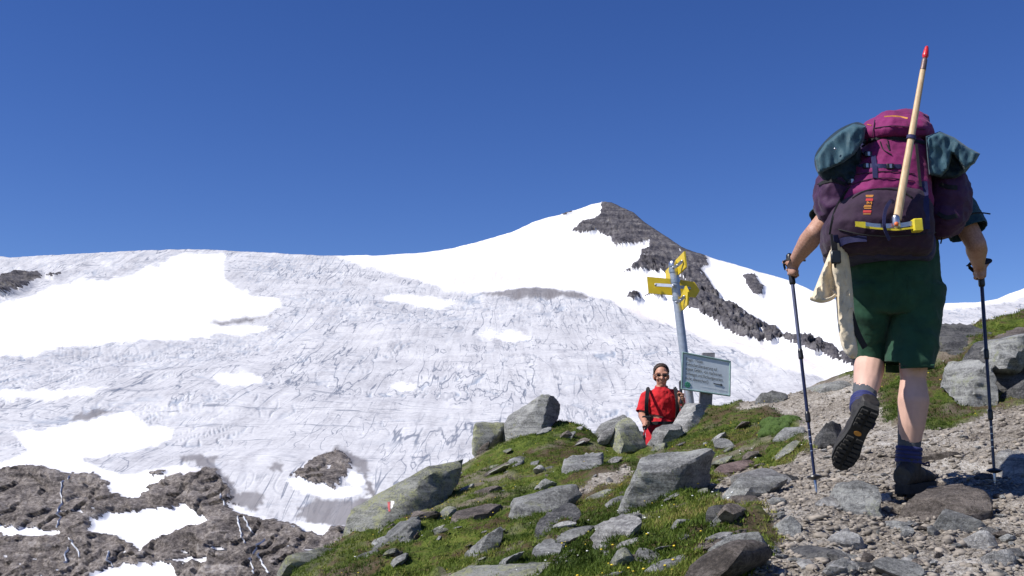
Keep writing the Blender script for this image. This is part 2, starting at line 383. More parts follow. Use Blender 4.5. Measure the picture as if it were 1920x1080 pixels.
farrock('ridge_rock', [(.028, .027, .034), (.068, .064, .074), (.12, .112, .118), (.21, .20, .20)], .012)
farrock('bedrock', [(.045, .038, .037), (.15, .13, .118), (.28, .245, .222), (.48, .44, .41)], .03)

SKY = np.array([(-500, 500), (-200, 488), (-40, 480), (0, 482), (20, 484), (60, 481), (130, 477), (250, 470), (345, 467), (420, 470), (560, 478), (600, 481), (700, 482), (800, 473), (850, 465),
  (900, 452), (960, 435), (1000, 417), (1030, 408), (1060, 402), (1080, 393), (1110, 383), (1130, 380), (1150, 383), (1165, 390), (1190, 401), (1205, 415), (1240, 440), (1280, 466), (1320, 480),
  (1380, 495), (1420, 508), (1480, 525), (1520, 546), (1580, 566), (1640, 571), (1700, 569), (1770, 568), (1830, 567), (1870, 560), (1900, 548), (1920, 540), (2050, 500), (2500, 430)], float)
ROCK_RIDGE = [
 [(1130, 378), (1165, 380), (1200, 400), (1250, 434), (1290, 462), (1318, 478), (1332, 498), (1318, 505), (1330, 530), (1350, 565), (1400, 588), (1450, 608), (1476, 634), (1440, 642), (1390, 634), (1350, 612), (1290, 578), (1282, 545), (1270, 520), (1215, 511), (1170, 512), (1200, 493), (1204, 478), (1226, 457), (1190, 462), (1158, 467), (1140, 448), (1122, 436), (1098, 441), (1070, 435), (1095, 418), (1126, 404)],
 [(1470, 628), (1520, 643), (1560, 658), (1610, 682), (1600, 700), (1545, 674), (1500, 657), (1468, 641)],
 [(1396, 516), (1414, 512), (1424, 530), (1434, 556), (1418, 561), (1402, 542)],
 [(1172, 566), (1200, 553), (1206, 566), (1186, 571)], [(1208, 560), (1222, 552), (1246, 552), (1240, 562)],
 [(-60, 560), (-20, 530), (38, 512), (74, 510), (82, 519), (52, 541), (22, 560), (0, 552), (-30, 570)], [(84, 516), (105, 512), (122, 514), (108, 522)],
 [(1050, 403), (1072, 394), (1078, 398), (1060, 406)]]
BEDROCK = [
 [(-400, 860), (-100, 878), (0, 879), (80, 874), (115, 888), (190, 884), (214, 925), (240, 936), (264, 930), (290, 905), (330, 886), (372, 884), (392, 868), (412, 880), (428, 908), (452, 955), (520, 972), (560, 982), (640, 992), (760, 1010), (1000, 1040), (2400, 1060), (2400, 1160), (-400, 1160)],
 [(553, 884), (575, 862), (600, 842), (640, 832), (660, 848), (656, 872), (640, 890), (628, 908), (600, 900), (572, 888)], [(280, 878), (318, 872), (320, 882), (290, 888)]]
SNOW_ON_ROCK = [
 [(172, 978), (220, 962), (300, 950), (352, 939), (380, 962), (396, 976), (330, 996), (295, 1012), (266, 1037), (240, 1022), (222, 1012), (172, 1006)],
 [(-60, 990), (30, 998), (110, 1004), (118, 1012), (60, 1014), (-60, 1010)], [(168, 1082), (232, 1062), (322, 1056), (342, 1084), (300, 1110), (180, 1100)],
 [(426, 930), (448, 944), (470, 958), (526, 968), (500, 972), (446, 958)], [(530, 972), (560, 976), (600, 984), (628, 992), (600, 1006), (566, 990)], [(315, 1052), (380, 1046), (400, 1052), (340, 1058)], [(140, 966), (165, 962), (160, 970)]]
SNOW = [
 [(-400, 600), (0, 575), (50, 562), (100, 536), (150, 528), (235, 520), (290, 500), (330, 476), (425, 474), (412, 515), (445, 545), (520, 564), (535, 576), (480, 588), (372, 596), (420, 604), (540, 606), (480, 618), (400, 624), (250, 642), (130, 656), (0, 676), (-400, 720)],
 [(-400, 735), (0, 742), (120, 736), (208, 732), (205, 740), (110, 752), (-400, 760)],
 [(-400, 860), (0, 862), (60, 836), (20, 806), (100, 800), (240, 772), (262, 790), (330, 800), (322, 814), (240, 836), (180, 846), (150, 850), (200, 880), (240, 884), (285, 870), (360, 860), (366, 885), (300, 906), (262, 934), (238, 940), (208, 930), (196, 905), (180, 890), (-400, 890)],
 [(396, 712), (452, 700), (500, 709), (472, 728), (412, 733)], [(725, 713), (756, 706), (780, 714), (752, 722)],
 [(534, 894), (560, 890), (592, 902), (640, 906), (684, 912), (660, 926), (610, 926), (566, 920)], [(640, 880), (665, 870), (684, 895), (670, 905)],
 [(600, 470), (1150, 360), (1330, 470), (1700, 540), (2400, 400), (2400, 720), (1590, 720), (1500, 700), (1400, 672), (1330, 640), (1250, 602), (1180, 584), (1130, 566), (1080, 548), (990, 536), (920, 548), (840, 540), (760, 516), (680, 500)],
 [(700, 556), (760, 548), (850, 560), (830, 572), (740, 566)], [(880, 628), (960, 622), (1000, 630), (940, 638)]]
DIRT = [
 [(336, 842), (376, 836), (402, 848), (404, 868), (440, 900), (452, 930), (448, 958), (424, 900), (396, 872), (360, 856)],
 [(596, 840), (640, 828), (676, 842), (694, 856), (690, 890), (706, 930), (690, 925), (684, 890), (664, 862), (650, 842)],
 [(430, 918), (490, 914), (494, 930), (480, 950), (440, 936)], [(560, 946), (600, 928), (660, 934), (700, 928), (780, 940), (700, 980), (640, 990), (590, 980), (560, 966)],
 [(118, 790), (170, 768), (210, 768), (170, 784)], [(228, 574), (270, 566), (300, 570), (250, 580)], [(372, 594), (450, 582), (520, 590), (420, 602)], [(-20, 600), (30, 588), (60, 600), (10, 618)], [(900, 548), (1000, 534), (1120, 544), (1100, 560), (960, 560)], [(505, 868), (525, 858), (535, 872), (520, 876)]]
DUSTY = [[(1100, 560), (1250, 585), (1420, 640), (1600, 700), (1500, 710), (1380, 690), (1250, 640), (1150, 610)], [(330, 860), (370, 866), (380, 900), (320, 890)], [(680, 500), (860, 490), (1000, 520), (900, 545)]]
def far_terrain():
    px = np.arange(-420, 2340, 1.8); nv = 350; v = np.linspace(0, 1, nv)
    skyl = np.interp(px, SKY[:, 0], SKY[:, 1]) + fbm(np.stack([px * .03, 0 * px, 0 * px], -1), 4) * 1.6
    PX = np.repeat(px[None], nv, 0); PY = 1150 + (skyl[None] - 1150) * v[:, None]
    D = np.interp(-PY, [-1150, -1080, -950, -880, -850, -700, -600, -480, -380], [1020, 1080, 1210, 1300, 1370, 2080, 2720, 3600, 4600])
    cxp, cyp = np.meshgrid(np.arange(len(px)), np.arange(nv)); nz = np.stack([PX * .045, PY * .07, 0 * PX], -1)
    wx = PX + 15 * fbm(nz, 5, .68); wy = PY + 8 * fbm(nz + 50, 5, .68)
    def mask(polys): 
        r = np.zeros(PX.shape, bool)
        for p in polys: r |= inpoly(wx, wy, p)
        return r
    snow = mask(SNOW); ridge = np.zeros(PX.shape, bool)
    for p in ROCK_RIDGE: ridge |= inpoly(PX + (wx - PX) * .55, PY + (wy - PY) * .6, p)
    bed = mask(BEDROCK); sor = mask(SNOW_ON_ROCK); dirt = mask(DIRT); dusty = mask(DUSTY)
    ridge &= ~((fbm(np.stack([(PX + PY * .9) * .03, (PX - PY) * .10, 0 * PX], -1), 4, .6) > .52) & (fbm(nz * .6 + 3, 2) > -.1)); bed &= ~(fbm(np.stack([PX * .03, PY * .11, 0 * PX + 5], -1), 4, .6) > .52)
    snow &= ~inpoly(wx, wy, [(1735, 580), (1830, 575), (1880, 567), (1940, 549), (2100, 520), (2100, 650), (1735, 650)])
    bed &= ~sor; bed &= ~ridge; snow = (snow | sor) & ~ridge; snow &= ~bed
    def blur(a, k):
        a = a.astype(float)
        for _ in range(k):
            a = (a + np.roll(a, 1, 0) + np.roll(a, -1, 0) + np.roll(a, 1, 1) + np.roll(a, -1, 1)) / 5
        return a
    P = Wn(PX, PY, D)                                            # base surface
    X, Y = P[..., 0], P[..., 1]; Q = np.stack([X, Y, 0 * X], -1)
    rk = blur(ridge, 6); bd = blur(bed, 7); sn = blur(snow, 2); ice = np.clip(1 - rk - bd - sn, 0, 1)
    dr = rk * (fbm(np.stack([X / 95 + P[..., 2] / 190, P[..., 2] / 110, Y / 500], -1), 6, .6, True) * 30)
    dr += bd * (fbm(np.stack([X / 46, P[..., 2] / 24 + X / 90, Y / 200], -1) + 9, 6, .55, True) * 5 + 14 * np.maximum(0, fbm(Q / 140, 2)))
    saw = lambda t: (t - np.floor(t)) - .5
    Zb = P[..., 2]; jn = fbm(np.stack([X / 60, Zb / 40, 0 * X], -1) + 2, 4, .55)
    dr += bd * (12 * np.clip(.45 + fbm(np.stack([X / 70, Zb / 45, 0 * X], -1) + 7, 3) * 2.2, .05, 1) * saw(Zb / 24 + X / 75 + jn * 1.9) + 8.5 * np.clip(.45 - fbm(np.stack([X / 70, Zb / 45, 0 * X], -1) + 7, 3) * 2.2, .05, 1) * saw(X / 34 - Zb / 50 + jn * 1.9 + 5) + 2.2 * saw(Zb / 7 + X / 24 + jn * 1.6))
    dr += rk * (15 * saw(X / 75 + Zb / 120 + jn * 1.6) + 14 * saw(Zb / 50 - X / 110 + jn * 2) + 5 * saw(X / 24 + Zb / 60 + jn * 3))
    dz = fbm(Q / 420, 3) * 22 + fbm(Q / 90, 2) * 2.2
    # crevasses: transverse cracks in bands, and long flow lines
    wq = Q + np.stack([fbm(Q / 120, 2) * 70, fbm(Q / 120 + 5, 2) * 70, 0 * X], -1)
    band = np.clip(fbm(Q / [380, 520, 1] + 3, 2) * 2.2 + .15 + .55 * inpoly(PX, PY, [(-400, 470), (330, 470), (560, 478), (860, 520), (700, 580), (520, 560), (420, 500), (-400, 540)]) + .45 * inpoly(PX, PY, [(-400, 690), (300, 630), (640, 600), (700, 700), (240, 800), (-400, 800)]), 0, 1)
    n1 = np.abs(noise(wq @ np.array([[.9, .45, 0], [-.45, .9, 0], [0, 0, 1]]) * [1 / 90, 1 / 60, 1])); c1 = np.clip(1 - n1 / .032, 0, 1) * band * .55
    n2 = np.abs(noise(wq * [1 / 26, 1 / 210, 1] + 31)); c2 = np.clip(1 - n2 / .05, 0, 1) * np.clip(fbm(Q / 170 + 8, 2) * 3, 0, 1) * .8
    n3 = np.abs(noise(wq * [1 / 40, 1 / 50, 1] + 77)); c3 = np.clip(1 - n3 / .06, 0, 1) * np.clip(band * 1.6 - .8, 0, 1) * .5
    cr = np.maximum(np.maximum(c1, c2), c3) * ice
    dz -= cr * 4; dz += ice * (fbm(Q * [1 / 30, 1 / 55, 1] + 3, 4, .6) * .4) * (.1 + band)
    # seracs under the left skyline
    dz += ice * np.clip(1 - np.abs(PY - 500) / 28, 0, 1) * (PX < 330) * np.maximum(0, fbm(Q * [1 / 45, 1 / 60, 1] + 12, 3)) * 22
    edge = np.clip((1 - v) * 8, 0, 1)[:, None]; P[..., 2] += (dz + .30 * dr) * (.35 + .65 * edge); P[..., 1] -= dr * .95 * (.35 + .65 * edge); P[..., 0] -= dr * .2
    nb = 10; last = P[-1]; back = [last + np.stack([last[:, 0] * .02 * k, 0 * px + 160 * k, -0.0 * px - 26 * k - 3 * k * k], -1) for k in range(1, nb)]
    V = np.concatenate([P.reshape(-1, 3), np.concatenate(back)]); nr = nv + nb - 1; nc = len(px)
    i = np.arange(nr * nc).reshape(nr, nc); F = np.stack([i[:-1, :-1], i[:-1, 1:], i[1:, 1:], i[1:, :-1]], -1).reshape(-1, 4)
    def full(a): return np.concatenate([a.ravel(), np.tile(a[-1], nb - 1)]).astype(np.float32)
    A = {'snow': full(blur(snow, 12)), 'dirt': full(blur(dirt & ~snow, 1)), 'crev': full(np.clip(cr * 1.1, 0, .9)), 'dusty': full(blur(dusty, 8))}
    lab = full(ridge * 1 + (bed & ~ridge) * 2); fl = np.median(lab[F], axis=1).round().astype(int); fl[fl > 2] = 0
    # small loose bits stay with the ice
    for k, (nm, mt) in enumerate((('glacier', 'glacier_ice'), ('mountain_ridge', 'ridge_rock'), ('bedrock_slope', 'bedrock'))):
        v_, f_, a_ = subset(V, F, fl == k, A)
        bigmesh(nm, v_, f_, mt, k == 0, a_ if k == 0 else None, kind='structure')
    return P, PX, PY
FARP, FARPX, FARPY = far_terrain()
def far_at(px, py):
    j = int(round((px + 420) / 1.8)); i = int(np.argmin(np.abs(FARPY[:, j] - py))); return Vector(FARP[i, j])
# meltwater streams on the bedrock
m_, nt_, p_ = nodes('white_water'); p_.inputs['Base Color'].default_value = (.72, .74, .78, 1); p_.inputs['Roughness'].default_value = .35
bump(nt_, p_, tex(nt_, .8, 5, .7, coord(nt_)), .6, .5)
for pts in ([(136, 896), (128, 912), (122, 930), (122, 950), (118, 968), (121, 985), (116, 1000)], [(142, 1022), (150, 1034), (158, 1046), (160, 1056)], [(214, 1044), (210, 1056), (214, 1066)],
            [(418, 920), (424, 934), (428, 942)], [(455, 968), (458, 985), (460, 1005), (466, 1022)], [(468, 970), (474, 985), (480, 1000)], [(500, 1012), (484, 1030), (478, 1042)], [(490, 1042), (496, 1058), (512, 1080)], [(472, 1050), (478, 1066), (484, 1080)], [(140, 1040), (134, 1056), (128, 1066)]):
    L = []
    for p in smoothline([(x, y, 0) for x, y in pts], 5):
        q = far_at(p.x, p.y); q.y -= 2.5; q.z += .9; L.append(q)
    mb = MB(); rings = []
    for i, q in enumerate(L):
        w = random.uniform(.7, 1.2); rings.append([q + Vector((w * a, b, c)) for a, b, c in ((-1, .5, -1.2), (0, -.3, .35), (1, .5, -1.2), (0, 2.5, -2))])
    mb.loft(rings); mb.out('stream', 'white_water', None, None, kind='structure')

# ================================================================== near hillside
CTRL = [(W(px, py, Y)) for px, py, Y in [
 (1715, 938, 4.9), (1530, 912, 5.05), (1862, 905, 5.2), (1640, 955, 4.6), (1700, 1080, 3.6), (1500, 1080, 3.65), (1900, 1080, 3.6), (1600, 1000, 4.2), (1800, 990, 4.2),
 (1640, 830, 6.6), (1560, 780, 8.2), (1780, 800, 6.9), (1880, 800, 6.6), (1450, 742, 11), (1560, 724, 11.8), (1650, 740, 10.0), (1700, 735, 9.4), (1400, 760, 10.8), (1590, 705, 13),
 (1780, 745, 7.9), (1880, 748, 7.7), (1780, 640, 9.0), (1860, 598, 9.6), (1920, 588, 9.7), (1925, 700, 8.2), (1960, 640, 8.9),
 (1320, 775, 11.3), (1260, 835, 10.3), (1200, 857, 10.4), (1210, 835, 11.2), (1300, 830, 9.6), (1420, 830, 8.6), (1350, 870, 7.8), (1480, 800, 8.6), (1470, 860, 7.0), (1400, 900, 6.3), (1320, 940, 5.6),
 (1100, 803, 11.8), (1165, 850, 10.9), (1215, 846, 10.9), (1195, 852, 10.9), (1240, 842, 10.9), (1195, 862, 9.8), (1010, 818, 12.0), (940, 835, 12.0), (900, 850, 11.7), (1100, 870, 9.4), (1000, 900, 9.2), (1150, 920, 7.8), (1000, 960, 7.4), (1100, 980, 6.4),
 (880, 885, 10.7), (800, 945, 9.4), (700, 1012, 8.2), (640, 1020, 8.0), (850, 980, 7.6), (760, 1050, 6.6), (900, 1050, 5.8), (1000, 1080, 4.9), (800, 1085, 5.7), (590, 1080, 6.9),
 (1200, 950, 6.4), (1180, 1010, 5.3), (1100, 1075, 4.6), (1250, 985, 5.0), (1340, 955, 4.75), (1400, 985, 4.3), (1300, 1075, 3.75), (1440, 1040, 4.0)]]
CTRL += [Vector(p) for p in [(0, 0, -1.5), (1.2, 1.5, -1.05), (-.4, 2.2, -1.1), (2.5, 1.8, -.8), (.5, 3.2, -.72), (-.4, 3.6, -.95), (-1.3, 4.2, -1.5), (-2.0, 5.6, -1.9), (-3.0, 7, -2.6), (-3.2, 9, -2.6), (-3, 11.5, -2.4), (-1.6, 13, -1.4), (-5, 8, -5), (-8, 10, -9),
 (1.45, 11.8, -.35), (1.2, 11.9, -.25), (.85, 13.0, .2), (.3, 13.2, .0), (-.3, 13.0, -.25), (.9, 12.6, .25), (1.75, 11.7, -.2), (1.7, 12.4, -.72), (1.3, 12.6, -.75), (2.1, 12.5, -.45), (0, 15, -1.6), (1.6, 14.5, -1.3), (3.4, 15, .6), (6, 15, 1.0), (-3, 16, -5), (0, 22, -8), (6, 22, -3), (-8, 22, -16), (12, 22, 0), (8, 11, 1.7), (7, 8, 1.8), (11, 10, 3), (6, 5, .9), (4.5, 3.5, .15), (8, 3, 1.2), (-3, 2, -2.6), (-6, 3, -5.5), (-12, 12, -14), (14, 15, 2.5), (12, 4, 3)]]
CT = np.array([tuple(p) for p in CTRL])
def _tps(a, b):
    r = np.sqrt(((a[:, None] - b[None]) ** 2).sum(-1)) + 1e-9; return r * r * np.log(r)
_n = len(CT); _K = _tps(CT[:, :2], CT[:, :2]) + np.eye(_n) * .03; _Pm = np.c_[np.ones(_n), CT[:, :2]]
_sol = np.linalg.solve(np.block([[_K, _Pm], [_Pm.T, np.zeros((3, 3))]]), np.r_[CT[:, 2], 0, 0, 0])
def ground_base(x, y):
    q = np.stack([x.ravel(), y.ravel()], -1); z = np.concatenate([_tps(c, CT[:, :2]) @ _sol[:_n] for c in np.array_split(q, max(1, len(q) // 20000))])
    return (z + _sol[_n] + q @ _sol[_n + 1:]).reshape(x.shape)
PATH = [[(1330, 1100), (1930, 1100), (2100, 1100), (2100, 800), (1930, 755), (1860, 764), (1830, 790), (1740, 802), (1662, 794), (1640, 746), (1610, 712), (1590, 702), (1520, 722), (1440, 735), (1400, 742), (1385, 765), (1440, 760), (1500, 790), (1530, 850), (1480, 862), (1400, 880), (1330, 905), (1330, 935), (1400, 940), (1450, 965), (1470, 1000), (1440, 1030), (1400, 1075)],
        [(1075, 925), (1110, 900), (1170, 875), (1190, 880), (1150, 905), (1100, 930)]]
def groundmats():
    m, nt, p = nodes('turf'); c = coord(nt)
    big = tex(nt, 1.3, 6, .65, c); mid = tex(nt, 7, 7, .7, c); fine = tex(nt, 70, 6, .75, c)
    g = ramp(nt, mix(nt, .45, mid, fine), [(.38, (.022, .032, .008)), (.46, (.065, .095, .017)), (.53, (.13, .17, .03)), (.62, (.24, .235, .06))])
    br = ramp(nt, fine, [(.3, (.045, .03, .018)), (.7, (.14, .10, .06))])
    k = mix(nt, ramp(nt, mix(nt, .5, big, mid), [(.49, 0), (.55, .95)]), g, br); k = mix(nt, attr(nt, 'bare'), k, ramp(nt, fine, [(.3, (.09, .07, .05)), (.5, (.22, .185, .15)), (.7, (.36, .32, .28))]))
    nt.links.new(k, p.inputs['Base Color']); p.inputs['Roughness'].default_value = .95; p.inputs['Specular IOR Level'].default_value = .1
    bump(nt, p, mix(nt, .6, mid, fine), 1, .03)
    m, nt, p = nodes('gravel'); c = coord(nt)
    big = tex(nt, 2.2, 5, .6, c); fine = tex(nt, 55, 7, .8, c); vo = N(nt, 'ShaderNodeTexVoronoi', Scale=38); nt.links.new(c, vo.inputs['Vector']); vo2 = N(nt, 'ShaderNodeTexVoronoi', Scale=95); nt.links.new(c, vo2.inputs['Vector'])
    k = ramp(nt, mix(nt, .5, fine, big), [(.40, (.12, .097, .075)), (.47, (.265, .228, .185)), (.53, (.38, .338, .285)), (.62, (.54, .505, .455))])
    
    for v_, f_ in ((vo, .5), (vo2, .45)):
        bw = N(nt, 'ShaderNodeRGBToBW'); nt.links.new(v_.outputs['Color'], bw.inputs[0]); k = mix(nt, f_, k, bw.outputs[0], 'SOFT_LIGHT')
    hs = N(nt, 'ShaderNodeHueSaturation', Saturation=.9); nt.links.new(k, hs.inputs['Color'])
    nt.links.new(hs.outputs[0], p.inputs['Base Color']); p.inputs['Roughness'].default_value = .9; p.inputs['Specular IOR Level'].default_value = .2
    h = mix(nt, .5, vo.outputs['Distance'], vo2.outputs['Distance']); h = mix(nt, .5, h, fine); bump(nt, p, h, 1, .03)
groundmats()
def near_terrain():
    az = np.tan(np.radians(np.linspace(-52, 52, 560))); yy = np.concatenate([np.linspace(-2, .55, 12), .6 * (16 / .6) ** np.linspace(0, 1, 500), np.linspace(16.2, 26, 40)])
    A, Yg = np.meshgrid(az, yy); X = A * np.maximum(Yg, .9) ; Z = ground_base(X, Yg)
    P = np.stack([X, Yg, Z], -1); px, py = topix(P); Q = np.stack([X, Yg, 0 * X], -1)
    wx = px + 14 * fbm(Q * 2.2, 4, .6); wy = py + 9 * fbm(Q * 2.2 + 9, 4, .6); path = np.zeros(X.shape, bool)
    for p in PATH: path |= inpoly(wx, wy, p) & (Yg > 1)
    path |= (Yg <= 3.2) & (X > .2) & (X < 3.5)
    pf = path.astype(float)
    for _ in range(3): pf = (pf + np.roll(pf, 1, 0) + np.roll(pf, -1, 0) + np.roll(pf, 1, 1) + np.roll(pf, -1, 1)) / 5
    Z = Z + (1 - pf) * np.clip(1.6 - Yg / 12, .35, 1) * (fbm(Q * 1.6, 3) * .07 + np.maximum(0, fbm(Q * 5 + 3, 3, .6)) * .085 + fbm(Q * 14, 3, .6) * .018) + pf * (fbm(Q * 2.5, 3) * .035 + fbm(Q * 11 + 4, 4, .65) * .022 - .02)
    P[..., 2] = Z; V = P.reshape(-1, 3); nr, nc = X.shape; i = np.arange(nr * nc).reshape(nr, nc)
    F = np.stack([i[:-1, :-1], i[:-1, 1:], i[1:, 1:], i[1:, :-1]], -1).reshape(-1, 4)
    bare = np.clip(fbm(Q * 1.3 + 20, 4, .65) * 3.0 - .35, 0, 1) * .8
    pw = path.astype(float)
    for _ in range(14): pw = (pw + np.roll(pw, 1, 0) + np.roll(pw, -1, 0) + np.roll(pw, 1, 1) + np.roll(pw, -1, 1)) / 5
    bare = np.maximum(bare, np.clip(pw * 1.7 - .15, 0, 1))
    bare = np.where(inpoly(wx, wy, [(1220, 1000), (1330, 945), (1440, 958), (1468, 1010), (1430, 1062), (1380, 1100), (1180, 1100)]), np.minimum(bare, .12), bare)
    bare = np.where(inpoly(wx, wy, [(500, 1120), (640, 1005), (820, 1000), (820, 1120)]), bare * .35, bare)
    lab = path.ravel()[F].sum(1) >= 2; A_ = {'bare': bare.ravel()}
    obs = []
    for k, (nm, mt) in enumerate((('hillside', 'turf'), ('path', 'gravel'))):
        v_, f_, a_ = subset(V, F, lab == bool(k), A_); obs.append(bigmesh(nm, v_, f_, mt, True, a_ if k == 0 else None, kind='structure'))
    return obs, P, path, bare
GOBS, GP, GPATH, GBARE = near_terrain()
# the valley flank between this hillside and the glacier foot
_xv = np.linspace(-900, 1100, 60); _yv = np.concatenate([np.linspace(10, 60, 14), np.linspace(75, 1000, 40)]); _X, _Y = np.meshgrid(_xv, _yv)
_Z = np.interp(_Y, [10, 26, 80, 400, 850, 1000], [-22, -26, -50, -190, -170, -150]) + fbm(np.stack([_X / 60, _Y / 60, 0 * _X], -1), 4) * 8 - np.maximum(0, -_X - 8) * .0
_i = np.arange(_X.size).reshape(_X.shape); bigmesh('valley_flank', np.stack([_X, _Y, _Z], -1).reshape(-1, 3), np.stack([_i[:-1, :-1], _i[:-1, 1:], _i[1:, 1:], _i[1:, :-1]], -1).reshape(-1, 4), 'bedrock', True, kind='structure')
GB = bvh_of(*GOBS)
def gz(x, y):
    r = GB.ray_cast(Vector((x, y, 50)), Vector((0, 0, -1))); return r[0].z if r[0] else -5.0
def ghit(px, py, fb=8): 
    h = hit(GB, px, py); return h if h is not None else W(px, py, fb)

# ------------------------------------------------------------------ rocks: half-space facets from an outline, weathered by noise
def _ico(n):
    bm = bmesh.new(); bmesh.ops.create_icosphere(bm, subdivisions=n, radius=1); V = np.array([v.co for v in bm.verts]); F = [tuple(v.index for v in f.verts) for f in bm.faces]; bm.free(); return V, F
ICO = {k: _ico(k) for k in (1, 2, 3, 4, 5)}
def hull2(pts):
    pts = sorted(set(pts)); 
    def half(p):
        h = []
        for q in p:
            while len(h) > 1 and (h[-1][0] - h[-2][0]) * (q[1] - h[-2][1]) - (h[-1][1] - h[-2][1]) * (q[0] - h[-2][0]) <= 0: h.pop()
            h.append(q)
        return h[:-1]
    return half(pts) + half(pts[::-1])
def rock(outline, th, label, mat='rock_grey', Yl=None, Yr=None, facets=(), sub=4, rough=.5, name='rock', group=None, cat='rock', seed=0, sink=.25, tilt=.55):
    rs = np.random.default_rng(seed + int(sum(p[0] * 3 + p[1] for p in outline)) % 9999)
    xs = [p[0] for p in outline]; ys = [p[1] for p in outline]; xl, xr = min(xs), max(xs)
    if Yl is None:
        bl = max((p for p in outline if p[0] < xl + .45 * (xr - xl)), key=lambda p: p[1]); brr = max((p for p in outline if p[0] > xl + .55 * (xr - xl)), key=lambda p: p[1])
        Yl = ghit(bl[0], min(bl[1], 1078)).y + th * .4; Yr = ghit(brr[0], min(brr[1], 1078)).y + th * .4
        m = min(Yl, Yr) ; Yl = min(Yl, m + .5); Yr = min(Yr, m + .5)
    pts = [W(x, y, Yl + (Yr - Yl) * (x - xl) / (xr - xl)) for x, y in outline]
    ex = (W(xr, np.mean(ys), Yr) - W(xl, np.mean(ys), Yl)); ex.z = 0; ex.normalize(); ez = Vector((0, 0, 1)); ey = ez.cross(ex)      # ey points away from the camera
    C0 = sum(pts, Vector()) / len(pts); P2 = hull2([((p - C0).dot(ex), (p - C0).dot(ez)) for p in pts])
    zlo = min(q[1] for q in P2); P2 = [(a, b - sink * th * (1 if b < zlo * .5 else 0)) for a, b in P2]; P2 = hull2([(a * 1.07, b * 1.07) for a, b in P2])
    cx = np.mean([q[0] for q in P2]); cz = np.mean([q[1] for q in P2]); pl = []
    for k in range(len(P2)):
        a = P2[k]; b = P2[(k + 1) % len(P2)]; n = np.array([b[1] - a[1], 0, -(b[0] - a[0])]); L = np.linalg.norm(n)
        if L < 1e-4: continue
        n /= L; n[1] = rs.uniform(-tilt, tilt); h0 = n[0] * (a[0] - cx) + n[2] * (a[1] - cz)
        pl.append((n, max(h0 - abs(n[1]) * th * .22, h0 * .55, .01)))
    w = (max(q[0] for q in P2) - min(q[0] for q in P2)) / 2; hgt = (max(q[1] for q in P2) - min(q[1] for q in P2)) / 2
    for s in (-1, 1):
        for k in range(3):
            n = np.array([rs.uniform(-.5, .5), s, rs.uniform(-.4, .55)]); pl.append((n, th * .5 * rs.uniform(.85, 1.15)))
    for n, f in facets: pl.append((np.array(n, float), f * th))
    V, F = ICO[sub]; D =  V * np.array([max(w, .02), th * .5, max(hgt, .02)]); D = D / np.linalg.norm(D, axis=1)[:, None]
    r = np.full(len(D), 9.0)
    for n, h in pl:
        q = D @ n; r = np.where(q > 1e-3, np.minimum(r, h / np.maximum(q, 1e-3)), r)
    for k in range(9):
        n = rs.normal(size=3) * [1, 1, .9]; n /= np.linalg.norm(n); sup_ = (D * r[:, None] @ n).max(); h = sup_ * rs.uniform(.85, .98); q = D @ n
        r = np.where(q > 1e-3, np.minimum(r, h / np.maximum(q, 1e-3)), r)
    S = D * r[:, None]; size = (w + hgt + th) / 3; off = rs.uniform(0, 90, 3)
    strat = fbm((S + off * 0) @ np.array([[1, .2, .4], [0, 1, .3], [-.4, 0, 1]]) * [2, 2, 9] / max(size, .1) * .6 + off, 3, .55)
    S = S * (1 + rough * (.09 * fbm(S / size * 1.6 + off, 5, .62) + .09 * strat))[:, None]
    ctr = C0 + ex * float(cx) + ez * float(cz)
    Pw = np.array(ctr) + S[:, :1] * np.array(ex) + S[:, 1:2] * np.array(ey) + S[:, 2:] * np.array(ez)
    return make(name, Pw, F, mat, None, 32, label=label, cat=cat, group=group)
LIT_L = (-.7, -.55, .5); DARK_R = (.75, -.65, .05)
